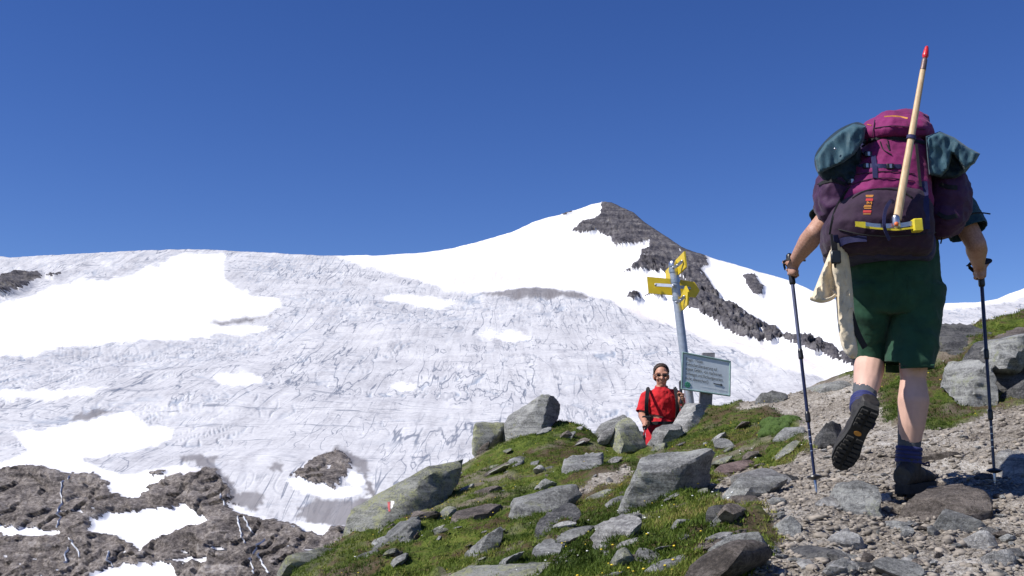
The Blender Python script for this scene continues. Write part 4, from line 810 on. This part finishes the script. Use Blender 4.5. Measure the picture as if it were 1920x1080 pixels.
seam([(1679, 492), (1676, 540), (1668, 590)]); seam([(1702, 515), (1725, 517), (1748, 513)]); seam([(1702, 516), (1703, 560)], .003); seam([(1748, 514), (1747, 556)], .003); seam([(1612, 516), (1640, 518), (1655, 515)]); seam([(1664, 684), (1700, 686), (1752, 684)], .005)
# loose hip-belt tail and buckle
m = MB(); m.ribbon(smoothline([W(1562, 440, 4.68), W(1566, 476, 4.66), W(1574, 520, 4.70), W(1590, 570, 4.72), W(1606, 620, 4.74), W(1622, 652, 4.76)], 5), .030, .004, (.3, -1, 0)); m.out('belt_tail', 'strap_black', bp, 50)
m = MB(); m.box(W(1567, 482, 4.645), (.022, 0, 0), (0, .008, 0), (0, 0, .030)); m.out('belt_buckle', 'plastic_black', bp, 30).modifiers.new('round', 'BEVEL').width = .005
for pts in ([(1815, 405), (1825, 400), (1840, 399), (1856, 401)], [(1760, 418), (1765, 430), (1766, 445), (1764, 456)]):
    m = MB(); P = [W(x, y, 4.85) for x, y in pts]; m.chain(smoothline(P, 4), [.0035] * (len(pts) * 4 - 3), 8); m.out('cord', 'strap_black', bp, 40)
# ---------------------------------------------------------------- jacket stuffed under the lid, hanging out on both sides
jk = thing('jacket', W(1690, 300, 4.9), 'teal rain jacket stuffed under the pack lid and hanging out both sides', 'jacket')
cushion('left_flap', [(1624, 236), (1600, 232), (1575, 246), (1548, 268), (1528, 296), (1534, 328), (1552, 318), (1580, 306), (1602, 290), (1620, 264)], 4.72, .06, 'jacket_teal', jk, 6, ky=-.0006, fold=.022, fscale=.02, step=3, stretch=(2.0, .8), round_=False)
cushion('left_lining_gap_fill', [(1622, 234), (1604, 229), (1570, 244), (1540, 272), (1527, 297), (1534, 326), (1560, 345), (1604, 345), (1616, 300), (1612, 262)], 4.80, .07, 'jacket_dark', jk, 10, fold=.02, step=4)  # dark lining, lower part widened to fill the dark gap above the side pocket
cushion('right_flap', [(1736, 256), (1762, 246), (1790, 258), (1815, 276), (1838, 288), (1828, 306), (1808, 320), (1796, 300), (1786, 288), (1778, 318), (1764, 332), (1742, 328), (1738, 290)], 4.70, .07, 'jacket_teal', jk, 6, fold=.024, fscale=.02, step=3, stretch=(2.0, .8), round_=False)
cushion('right_lining', [(1742, 262), (1770, 262), (1800, 276), (1826, 296), (1812, 322), (1796, 336), (1764, 336), (1746, 318)], 4.78, .10, 'jacket_dark', jk, 12, fold=.02, step=4)
m = MB(); c = W(1566, 279, 4.655); m.ell(c, (.006, .004, .006)); m.out('snap_button', 'steel', jk, 60)
# ---------------------------------------------------------------- towel
tw = thing('towel', W(1585, 660, 4.8), 'cream towel hanging from the hip belt beside the green shorts', 'towel')
cushion('long_fold', [(1558, 455), (1584, 455), (1594, 500), (1600, 560), (1604, 620), (1608, 662), (1596, 672), (1578, 650), (1570, 600), (1566, 540), (1559, 500)], 4.74, .035, 'towel_cream', tw, 6, kx=.0012, fold=.03, fscale=.05, step=5, stretch=(2.2, .35))
cushion('blown_corner', [(1563, 452), (1580, 470), (1582, 510), (1578, 545), (1566, 552), (1552, 566), (1530, 566), (1522, 558), (1532, 530), (1548, 490)], 4.76, .04, 'towel_cream', tw, 7, kx=.0016, fold=.035, fscale=.05, step=5, stretch=(2.0, .5))
m = MB(); m.chain(smoothline([W(1523, 560, 4.70), W(1540, 564, 4.69), W(1558, 560, 4.70), W(1566, 552, 4.72), W(1560, 545, 4.74)], 5), [.012] * 21, 10, flat=.5); m.out('rolled_hem', 'towel_cream', tw, 60)
# ---------------------------------------------------------------- ice axe strapped to the pack
ax = thing('ice_axe', W(1684, 412, 4.52), 'wooden ice axe with yellow guards and red spike cap strapped to the pack', 'ice axe')
A0, A1 = W(1682, 412, 4.535), W(1731, 128, 4.70); d = (A1 - A0).normalized()
m = MB(); rings = []
for k in range(12):
    t = k / 11; c = A0.lerp(A1, t) ; rx = .0185 - .006 * t; ry = .013 - .002 * t; u = Vector((1, 0, 0)); u = (u - d * u.dot(d)).normalized(); v = d.cross(u)
    rings.append([c + u * rx * math.cos(x) + v * ry * math.sin(x) for x in [2 * math.pi * i / 18 for i in range(18)]])
m.loft(rings); m.out('shaft', 'ash_wood', ax, 60)
m = MB(); m.chain([A1 - d * .01, A1 + d * .045, A1 + d * .055], [.0135, .0125, .009], 16, ends=False); m.out('ferrule', 'steel_brown', ax)
m = MB(); m.cap(A1 + d * .05, A1 + d * .075, .005, .004, 12); m.out('spike', 'steel', ax)
m = MB(); m.chain([A1 + d * .066, A1 + d * .072, A1 + d * .10, A1 + d * .118], [.0125, .0145, .0115, .008], 14); m.out('spike_cap', 'plastic_red', ax, 50)
Hc = W(1680, 418, 4.535)
m = MB(); m.chain([Hc + Vector((0, 0, .022)), Hc - Vector((0, 0, .012))], [.017, .019], 14); m.ribbon(smoothline([W(1615, 420, 4.53), W(1645, 424, 4.53), W(1680, 423, 4.53), W(1700, 421, 4.53), W(1722, 415, 4.53)], 5), .020, .010, (0, -1, 0)); m.out('head', 'steel', ax, 50)
m = MB(); m.loft([[W(1603, 415, 4.515), W(1623, 416, 4.515), W(1623, 428, 4.515), W(1604, 424, 4.515)], [W(1603, 415, 4.545), W(1623, 416, 4.545), W(1623, 428, 4.545), W(1604, 424, 4.545)]]); m.ribbon([W(1604, 423, 4.525), W(1640, 428, 4.525), W(1680, 431, 4.525), W(1715, 427, 4.525)], .008, .006); m.out('pick_guard', 'plastic_yellow', ax, None)
m = MB(); m.box(W(1719, 423, 4.53), (.020, 0, .001), (0, .022, 0), (-.001, 0, .028)); g_ = m.out('adze_guard', 'plastic_yellow', ax, None); g_.modifiers.new('round', 'BEVEL').width = .004
m = MB(); m.ell(W(1681, 420, 4.505), (.010, .008, .010)); m.out('rivet', 'plastic_orange', ax, 60)
m = MB(); m.ribbon(smoothline([W(1668, 450, 4.55), W(1658, 425, 4.515), W(1660, 395, 4.53), W(1670, 377, 4.55), W(1676, 380, 4.56)], 5), .014, .004); m.out('holding_loop', 'strap_navy', ax, 50)
c = A0.lerp(A1, .525); m = MB(); m.loft([[c + d * h + u * .021 * math.cos(x) + v * .018 * math.sin(x) for x in [2 * math.pi * i / 18 for i in range(18)]] for h in (-.009, .009)]); m.out('shaft_strap', 'strap_navy', ax, 50)
# ---------------------------------------------------------------- man in red beyond the crest
RY = 12.3; rz = gz(1.72, 12.35); rm = thing('person', (1.72, 12.35, rz), 'man in red shirt and sunglasses standing behind the pale rock', 'person')
w = lambda px, py, y=RY: W(px, py, y)
hdp = w(1240, 705); shl, shr = w(1213, 744), w(1268, 742); elw, err = w(1204, 778, 12.25), w(1288, 778, 12.2); wl_, wr_ = w(1210, 794, 12.0), w(1276, 752, 12.0); gl, gr = w(1211, 797, 11.95), w(1277, 744, 11.95)
mb = MB(); mb.cap(w(1241, 800), w(1240, 755), .14, .165, 18, .75, (0, 1, 0)); mb.cap(shl, shr, .07, .07); mb.cap(w(1240, 745), w(1240, 722), .10, .058); mb.cap(w(1240, 722), hdp, .055, .055)
for s_, e_, w_, g_ in ((shl, elw, wl_, gl), (shr, err, wr_, gr)): mb.chain([s_, s_.lerp(e_, .5), e_], [.062, .055, .045]); mb.chain([e_, e_.lerp(w_, .35), w_], [.044, .045, .030]); mb.cap(w_, w_.lerp(g_, .5), .03, .028)
tL = W(1199, 857, 11.6); tR = W(1285, 830, 11.5)
hand_on_grip(mb, gl, (gl - tL), (wl_ - gl + Vector((0, .04, 0))), 1.0, 1); hand_on_grip(mb, gr, Vector((.0, 0, 1)), (wr_ - gr + Vector((0, .06, 0))), 1.0, -1)
hL, hR = w(1230, 815), w(1252, 815); kL, kR = Vector((hL.x - .02, 12.05, rz + .50)), Vector((hR.x + .03, 12.25, rz + .47)); aL, aR = Vector((hL.x - .02, 12.2, rz + .08)), Vector((hR.x + .03, 12.45, rz + .08))
for h_, k_, a_ in ((hL, kL, aL), (hR, kR, aR)):
    mb.chain([h_, k_], [.09, .06]); mb.chain([k_, k_.lerp(a_, .3), a_], [.058, .062, .042]); mb.cap(a_ + Vector((0, .05, -.03)), a_ + Vector((-.01, -.15, -.045)), .042, .035)
q, M = head(mb, hdp, (-.08, -1, -.08), 1.08)
mb.blob('body', 'skin_tan', rm, .0065, 2)
mb = MB(); mb.ell(q(0, -.022, .052), (0.091, 0.1066, 0.091), M); mb.ell(q(0, -.045, .0), (0.0932, 0.0777, 0.0777), M)
mb.blob('hair', 'hair_dark', rm, .007, 2, [(q(0, .040, .085), (M @ Vector((0, 1, -.45))).normalized())], .006, 40)
mb = MB(); mb.cap(w(1242, 796), w(1240, 752), .150, .165, 18, .78, (0, 1, 0)); mb.cap(shl, shr, .068, .068); mb.cap(w(1240, 745), w(1240, 725), .11, .066); mb.cap(shl, shl.lerp(elw, 1.0), .066, .070); mb.cap(shr, shr.lerp(err, 1.0), .066, .07)
mb.blob('shirt', 'shirt_red', rm, .008, 3, [(shl.lerp(elw, .86), (elw - shl).normalized()), (shr.lerp(err, .86), (err - shr).normalized()), (w(1240, 724), Vector((0, -.25, 1)).normalized())], .012, 9, .003)
mb = MB(); mb.cap(w(1241, 800), w(1241, 808), .165, .165, 18, .8, (0, 1, 0)); mb.chain([hL, hL.lerp(kL, .85)], [.115, .10]); mb.chain([hR, hR.lerp(kR, .85)], [.115, .10])
mb.blob('shorts', 'shorts_red', rm, .009, 3, [(hL.lerp(kL, .8), Vector((0, 0, -1)))], .010, 10, .003)
sg = MB()
for sx in (-1, 1): sg.ell(q(sx * .034, .098, .008), (.021, .009, .0145), M)
sg.cap(q(-.015, .104, .012), q(.015, .104, .012), .004, .004, 8)
for sx in (-1, 1): sg.cap(q(sx * .06, .094, .014), q(sx * .08, .0, .012), .004, .004, 8)
sg.out('sunglasses', 'lens_dark', rm, 60)
for a_ in (aL, aR):
    m = MB(); m.chain([a_ + Vector((0, .06, -.045)), a_ + Vector((0, -.06, -.04)), a_ + Vector((-.01, -.19, -.05))], [.045, .045, .036]); m.cap(a_, a_ + Vector((0, 0, .06)), .05, .052); m.blob('boot', 'boot_leather', rm, .008, 2)
dp_ = thing('daypack', w(1241, 800, 12.55), 'dark daypack worn by the man in red, straps over his shoulders', 'backpack')
mb = MB(); mb.cap(w(1240, 760, 12.52), w(1240, 795, 12.52), .15, .16, 18, .7, (0, 1, 0)); mb.blob('bag', 'strap_navy', dp_, .01, 3, (), .008, 10)
for pts in ([(1216, 735, 12.4), (1215, 729, 12.22), (1213, 745, 12.11), (1212, 765, 12.105), (1213, 784, 12.16), (1208, 790, 12.32)], [(1264, 735, 12.4), (1266, 728, 12.22), (1269, 745, 12.11), (1271, 765, 12.105), (1270, 784, 12.16), (1274, 790, 12.32)]):
    m = MB(); m.ribbon(smoothline([W(*p) for p in pts], 5), .042, .012); m.out('shoulder_strap', 'strap_black', dp_, 50)
m = MB(); m.loft([[w(1241, py) + Vector((.172 * math.cos(x), .148 * math.sin(x), 0)) for x in [2 * math.pi * i / 28 for i in range(28)]] for py in (797, 791)]); m.out('waist_belt', 'strap_black', dp_, 50)
m = MB(); m.box(w(1212, 788, 12.1), (.05, 0, 0), (0, .03, 0), (0, 0, .05)); m.out('hip_pouch', 'strap_black', dp_, None).modifiers.new('round', 'BEVEL').width = .012
pole(gl, tL, 'red trekking pole planted in the grass by the man in red', ['pole_red'] * 3, top=.05)
pole(gr, W(1279, 800, 11.9), 'black-gripped pole held up beside the signpost by the man in red', ['pole_red'] * 3, top=.17)
# ---------------------------------------------------------------- signpost and notice board
sp = thing('signpost', W(1296, 775, 12.15), 'leaning galvanised signpost carrying yellow arrow signs', 'signpost')
p0, p1 = W(1299, 800, 12.15), W(1262, 497, 12.15); pd = (p1 - p0).normalized()
m = MB(); m.cap(p0 - pd * .3, p1, .050, .050, 20, ends=False); m.out('post', 'galvanised', sp, 50)
m = MB(); m.chain([p1 - pd * .01, p1 + pd * .012], [.053, .050], 20); m.out('post_cap', 'steel', sp, 50)
def sign(quad, name='arrow_sign'):
    P = [W(*q_) for q_ in quad]; nrm = (P[1] - P[0]).cross(P[-1] - P[0]).normalized() * .009; m = MB(); m.loft([[p - nrm for p in P], [p + nrm for p in P]]); return m.out(name, 'sign_yellow', sp, None)
def clamp(at, ends):
    c = p0.lerp(p1, at); m = MB(); m.cap(c - pd * .022, c + pd * .022, .057, .057, 20, ends=False); b = m.out('clamp', 'steel', sp, 50)
    m = MB(); m.ribbon([W(*e) for e in ends], .035, .018); m.out('bracket', 'galvanised', b, 40)
    for e in ends: m = MB(); m.ell(W(*e) + Vector((0, -.015, 0)), (.014, .010, .014)); m.out('bolt', 'steel', b, 60)
sign([(1213, 519, 12.26), (1270, 524, 12.26), (1302, 529, 12.26), (1312, 545, 12.26), (1304, 558, 12.26), (1262, 554, 12.26), (1216, 550, 12.26)])
sign([(1249, 508, 12.62), (1262, 494, 12.30), (1284, 471, 11.80), (1287, 501, 11.80), (1273, 515, 12.10), (1250, 527, 12.60)])
sign([(1270, 572, 12.35), (1286, 536, 11.80), (1291, 547, 11.75), (1290, 572, 11.80), (1278, 584, 12.20)])
clamp(.90, [(1229, 534, 12.22), (1262, 536, 12.08), (1293, 541, 12.22)]); clamp(.965, [(1262, 502, 12.0), (1270, 498, 11.95), (1279, 490, 11.85)]); clamp(.79, [(1268, 567, 12.0), (1276, 563, 11.95), (1283, 556, 11.85)])
nb = thing('notice_board', W(1322, 790, 12.0), 'grey-green notice board with painted lettering on a short post', 'notice board')
Q = [W(1280, 661, 11.95), W(1369, 678, 12.0), W(1368, 742, 12.0), W(1278, 729, 11.95)]; bx = (Q[1] - Q[0]); by = (Q[0] - Q[3]); bn = bx.cross(by).normalized()
if bn.y > 0: bn = -bn
m = MB(); m.loft([[p for p in Q], [p - bn * .02 for p in Q]]); m.out('panel', 'sign_board', nb, None)
for a, b in ((0, 1), (1, 2), (2, 3), (3, 0)): m = MB(); m.cap(Q[a] + bn * .003, Q[b] + bn * .003, .010, .010, 8); m.out('frame_bar', 'sign_frame', nb, 50)
m = MB(); c0, c1 = W(1328, 662, 12.06), W(1320, 800, 12.06); m.box((c0 + c1) / 2, (.068, .0, 0), (0, .045, 0), (c0 - c1) / 2); m.out('board_post', 'weathered_wood', nb, None)
ux = bx.normalized(); uy = by - ux * by.dot(ux); 
def text(s, fx, fy, h, mat, width=None):
    cu = bpy.data.curves.new('t', 'FONT'); cu.body = s; cu.size = 1; t = bpy.data.objects.new('t', cu); COL.objects.link(t); dg = bpy.context.evaluated_depsgraph_get(); me = bpy.data.meshes.new_from_object(t.evaluated_get(dg)); bpy.data.objects.remove(t)
    V = np.array([v.co for v in me.vertices]); k = h if width is None else width / max(V[:, 0].max(), .01); yd = by.normalized()
    o = Q[3] + bx * fx + by * fy + bn * .004; Vw = [o + ux * float(a * k) + yd * float(b * h) for a, b, _ in V]
    n = len(Vw); F = [tuple(f.vertices) for f in me.polygons]; make('lettering', Vw, F, mat, nb, None)
BW = bx.length
for s, fx, fy, wd in (('Prager - Hütten', .07, .80, .36), ('(Gletscherüberquerung auf', .07, .67, .66), ('eigene Gefahr, von markierten', .07, .54, .76), ('Schiwegen und Richtungsmarken', .07, .41, .78), ('nicht abweichen!)', .07, .28, .48)): text(s, fx, fy, .052, 'letter_dark', wd * BW)
text('Österreichischer Alpenverein', .38, .165, .036, 'letter_pale', .56 * BW); text('Sektion Prag', .40, .07, .036, 'letter_pale', .40 * BW)
m = MB(); o = Q[3] + bx * .66 + by * .31 + bn * .005; m.ribbon([o, o + bx * .15], .010, .004, bn); m.loft([[o + bx * .15 + by * .04, o + bx * .15 - by * .04, o + bx * .20], [o + bx * .15 + by * .04 + bn * .002, o + bx * .15 - by * .04 + bn * .002, o + bx * .20 + bn * .002]]); m.out('arrow', 'letter_dark', nb, None)
m = MB(); o = Q[3] + bx * .12 + by * .14 + bn * .004
for k in range(7): a = k * 2 * math.pi / 7; m.ell(o + ux * .022 * math.cos(a) + by.normalized() * .022 * math.sin(a), (.014, .003, .014))
m.ell(o, (.014, .004, .014)); m.out('emblem', 'emblem_green', nb, 50)

# ================================================================== painted trail mark, small stones, turf, flowers
slab = next(o for o in SC.objects if o.get('label', '').startswith('long tilted slab')); SB = bvh_of(slab)
def painted(poly, mat):
    xs = np.linspace(min(p[0] for p in poly), max(p[0] for p in poly), 7); ys = np.linspace(min(p[1] for p in poly), max(p[1] for p in poly), 8); V = []; idx = {}
    F = []
    for j, y in enumerate(ys):
        for i, x in enumerate(xs):
            h = hit(SB, x + random.uniform(-.7, .7), y + random.uniform(-.7, .7), .006)
            if h is not None and inpoly(np.array([x]), np.array([y]), poly)[0]: idx[(i, j)] = len(V); V.append(h)
    for (i, j) in idx:
        q = [(i, j), (i + 1, j), (i + 1, j + 1), (i, j + 1)]
        if all(k in idx for k in q): F.append(tuple(idx[k] for k in q))
    if F: make('trail_mark', V, F, mat, slab, 0)
painted([(725, 940), (733, 937), (733, 960), (727, 962)], 'paint_red'); painted([(733, 936), (740, 939), (738, 950), (733, 957)], 'paint_white')
# loose stones on and beside the path
def pebble(c, size, sub, rs, dims=None):
    V, F = ICO[sub]; dim = np.array(dims if dims else [1, rs.uniform(.55, 1), rs.uniform(.3, .65)]) * size; r = np.full(len(V), 1.0)
    for k in range(12):
        n = rs.normal(size=3); n /= np.linalg.norm(n); q = V @ n; r = np.where(q > .05, np.minimum(r, rs.uniform(.42, .85) / np.maximum(q, .05)), r)
    S = V * r[:, None] * dim; a = rs.uniform(0, 6.28); ca, sa = math.cos(a), math.sin(a); S = S @ np.array([[ca, sa, 0], [-sa, ca, 0], [0, 0, 1]]).T
    tl = rs.uniform(-.35, .35); S = S @ np.array([[1, 0, 0], [0, math.cos(tl), math.sin(tl)], [0, -math.sin(tl), math.cos(tl)]])
    return S + np.array(c), F
HUE = {'rock_grey': 'grey', 'rock_pale': 'pale', 'rock_brown': 'brown', 'rock_dark': 'dark', 'rock_lichen': 'lichen-covered'}
def SIZE(s): return 'tiny' if s < .028 else 'small' if s < .05 else 'fist-sized' if s < .09 else 'broad flat'
def tiltslab(V, h, rs):
    a = -rs.uniform(.15, .7); ca, sa = math.cos(a), math.sin(a); return (V - np.array(h)) @ np.array([[ca, 0, sa], [0, 1, 0], [-sa, 0, ca]]).T + np.array(h)
rs = np.random.default_rng(11); n_st = 0
while n_st < 160:
    px, py = rs.uniform(1330, 1935), 740 + 345 * rs.uniform(0, 1) ** .6
    h = hit(GB, px, py)
    if h is None or not inpoly(np.array([px]), np.array([py]), PATH[0])[0]: continue
    sz = float(np.clip(rs.lognormal(-3.5, .45), .016, .09)); h.z += sz * .12
    V, F = pebble(h, sz, 3 if sz > .05 else 2, rs); n_st += 1
    mt = str(rs.choice(['rock_grey', 'rock_pale', 'rock_brown', 'rock_grey', 'rock_dark'])); where = 'at the lower edge of the path' if py > 1000 else 'on the path near the boots' if py > 860 else 'on the upper part of the path'
    make('stone', V, F, mt, None, 28, label='%s %s loose stone %s %s' % (SIZE(sz), HUE[mt], where, 'at left' if px < 1600 else 'at right'), cat='stone', group='loose stones on the path')
n_st = 0
while n_st < 130:
    px, py = rs.uniform(640, 1480), rs.uniform(800, 1080); h = hit(GB, px, py)
    if h is None or h.y > 13 or inpoly(np.array([px]), np.array([py]), PATH[0])[0]: continue
    sz = float(np.clip(rs.lognormal(-2.55, .55), .025, .24)); h.z += sz * .05; V, F = pebble(h, sz, 3, rs, [1, rs.uniform(.4, .8), rs.uniform(.16, .38)]); V = tiltslab(V, h, rs); n_st += 1
    mt = str(rs.choice(['rock_grey', 'rock_lichen', 'rock_brown', 'rock_pale'])); where = 'near the picture bottom' if py > 1000 else 'halfway up the slope' if py > 890 else 'just below the crest'
    make('stone', V, F, mt, None, 28, label='%s %s stone in turf %s, %s of triangular rock' % (SIZE(sz), HUE[mt], where, 'left' if px < 1200 else 'right'), cat='stone', group='stones in the turf')
# gravel: thousands of chips
V_, F_ = [], []; b = 0; gy, gx = np.nonzero(GPATH & (GP[..., 1] > 2.6) & (GP[..., 1] < 13)); sel = rs.choice(len(gy), 14000)
for j, i in zip(gy[sel], gx[sel]):
    p = GP[j, i] + [rs.uniform(-.02, .02), rs.uniform(-.03, .03), .002]; v, f = pebble(p, float(np.clip(rs.lognormal(-4.45, .55), .005, .04)), 1, rs)
    V_.append(v); F_.append(np.array(f) + b); b += len(v)
simple('gravel_chip', (.27, .235, .195), .9, 0, .5, 12, .3, .003)
bigmesh('gravel', np.concatenate(V_), np.concatenate(F_), 'gravel_chip', False, kind='stuff', label='loose gravel chips on the path')
# moss cushion
c = ghit(1470, 806, 8.4); mb = MB(); [mb.ell(c + Vector((dx_, .12 + dy_, dz_)), (r_, r_, r_ * .55)) for dx_, dy_, dz_, r_ in ((0, 0, 0, .12), (.09, .05, .06, .09), (-.09, -.03, -.04, .09), (.05, -.08, -.03, .07), (.13, .0, .03, .06), (-.03, .1, .04, .1))]
m, nt, p = nodes('moss'); k = ramp(nt, tex(nt, 90, 6, .75, coord(nt)), [(.3, (.035, .075, .012)), (.7, (.13, .21, .045))]); nt.links.new(k, p.inputs['Base Color']); p.inputs['Roughness'].default_value = .95; bump(nt, p, tex(nt, 120, 4, .7, coord(nt)), 1, .02)
mb.blob('moss_cushion', 'moss', None, .012, 2, (), .022, 26, label='bright green moss cushion at the left edge of the path', cat='moss')
# grass blades
def grassmat():
    m, nt, p = nodes('grass_blades'); t = attr(nt, 'tint')
    k = ramp(nt, t, [(0, (.045, .075, .012)), (.35, (.095, .145, .02)), (.6, (.17, .215, .035)), (.8, (.27, .26, .07)), (1, (.30, .22, .10))]); nt.links.new(k, p.inputs['Base Color']); p.inputs['Roughness'].default_value = .7; p.inputs['Specular IOR Level'].default_value = .2
    tr = N(nt, 'ShaderNodeBsdfTranslucent'); nt.links.new(k, tr.inputs[0]); mx = N(nt, 'ShaderNodeMixShader', Fac=.3); nt.links.new(p.outputs[0], mx.inputs[1]); nt.links.new(tr.outputs[0], mx.inputs[2]); nt.links.new(mx.outputs[0], nt.nodes['Material Output'].inputs[0])
grassmat()
gpx, gpy = topix(GP); ok = (~GPATH) & (GP[..., 1] > 3) & (GP[..., 1] < 13.5) & (gpx > -60) & (gpx < 2000) & (gpy < 1110) & (GBARE < .7)
clump = fbm(np.stack([GP[..., 0] * 1.4, GP[..., 1] * 1.4, 0 * gpx], -1), 4, .6); prob = np.clip(.55 + clump * 1.6 - GBARE * .5, .14, 1) * ok
w_ = prob.ravel() / prob.sum(); nt_b = 72000; sel = rs.choice(prob.size, nt_b, p=w_); P0 = GP.reshape(-1, 3)[sel] + np.c_[rs.uniform(-.03, .03, nt_b), rs.uniform(-.03, .03, nt_b), np.full(nt_b, -.004)]
tone = np.clip(.42 - .45 * clump.ravel()[sel] + 1.3 * fbm(np.c_[P0[:, :2] * .9, np.full(nt_b, 3.)], 3) , 0, .8); Vb, tb = [], []
for k in range(5):
    a = rs.uniform(0, 6.283, nt_b); L = rs.uniform(.010, .034, nt_b); ln = rs.uniform(.3, 1.35, nt_b); w = rs.uniform(.002, .0045, nt_b); base = P0 + np.c_[rs.normal(0, .012, nt_b), rs.normal(0, .012, nt_b), np.zeros(nt_b)]
    sd_ = np.c_[-np.sin(a), np.cos(a), 0 * a] * w[:, None]; tip = base + np.c_[np.cos(a) * L * np.sin(ln), np.sin(a) * L * np.sin(ln), L * np.cos(ln)]
    Vb.append(np.stack([base - sd_, base + sd_, tip], 1).reshape(-1, 3)); tb.append(np.repeat(np.clip(tone + rs.normal(0, .13, nt_b), 0, 1), 3))
Vb = np.concatenate(Vb); bigmesh('grass', Vb, np.arange(len(Vb)).reshape(-1, 3), 'grass_blades', False, {'tint': np.concatenate(tb)}, kind='stuff', label='short alpine grass on the slope')
for mat, n, nm in (('flower_yellow', 260, 'yellow_flowers'), ('flower_white', 100, 'white_flowers')):
    cl = np.clip(fbm(np.stack([GP[..., 0] * .9, GP[..., 1] * .9, 0 * gpx + (5 if n > 220 else 9)], -1), 2) * 3 + .25, .02, 1) * ok; sel = rs.choice(cl.size, n, p=cl.ravel() / cl.sum()); V_, F_ = [], []; b = 0
    for p in GP.reshape(-1, 3)[sel]:
        r = rs.uniform(.003, .008); v, f = ICO[1]; V_.append(v * [r, r, r * .5] + p + [rs.uniform(-.03, .03), rs.uniform(-.03, .03), rs.uniform(.02, .05)]); F_.append(np.array(f) + b); b += len(v)
    bigmesh(nm, np.concatenate(V_), np.concatenate(F_), mat, True, kind='stuff', label='tiny %s scattered in the turf' % nm.replace('_', ' '))
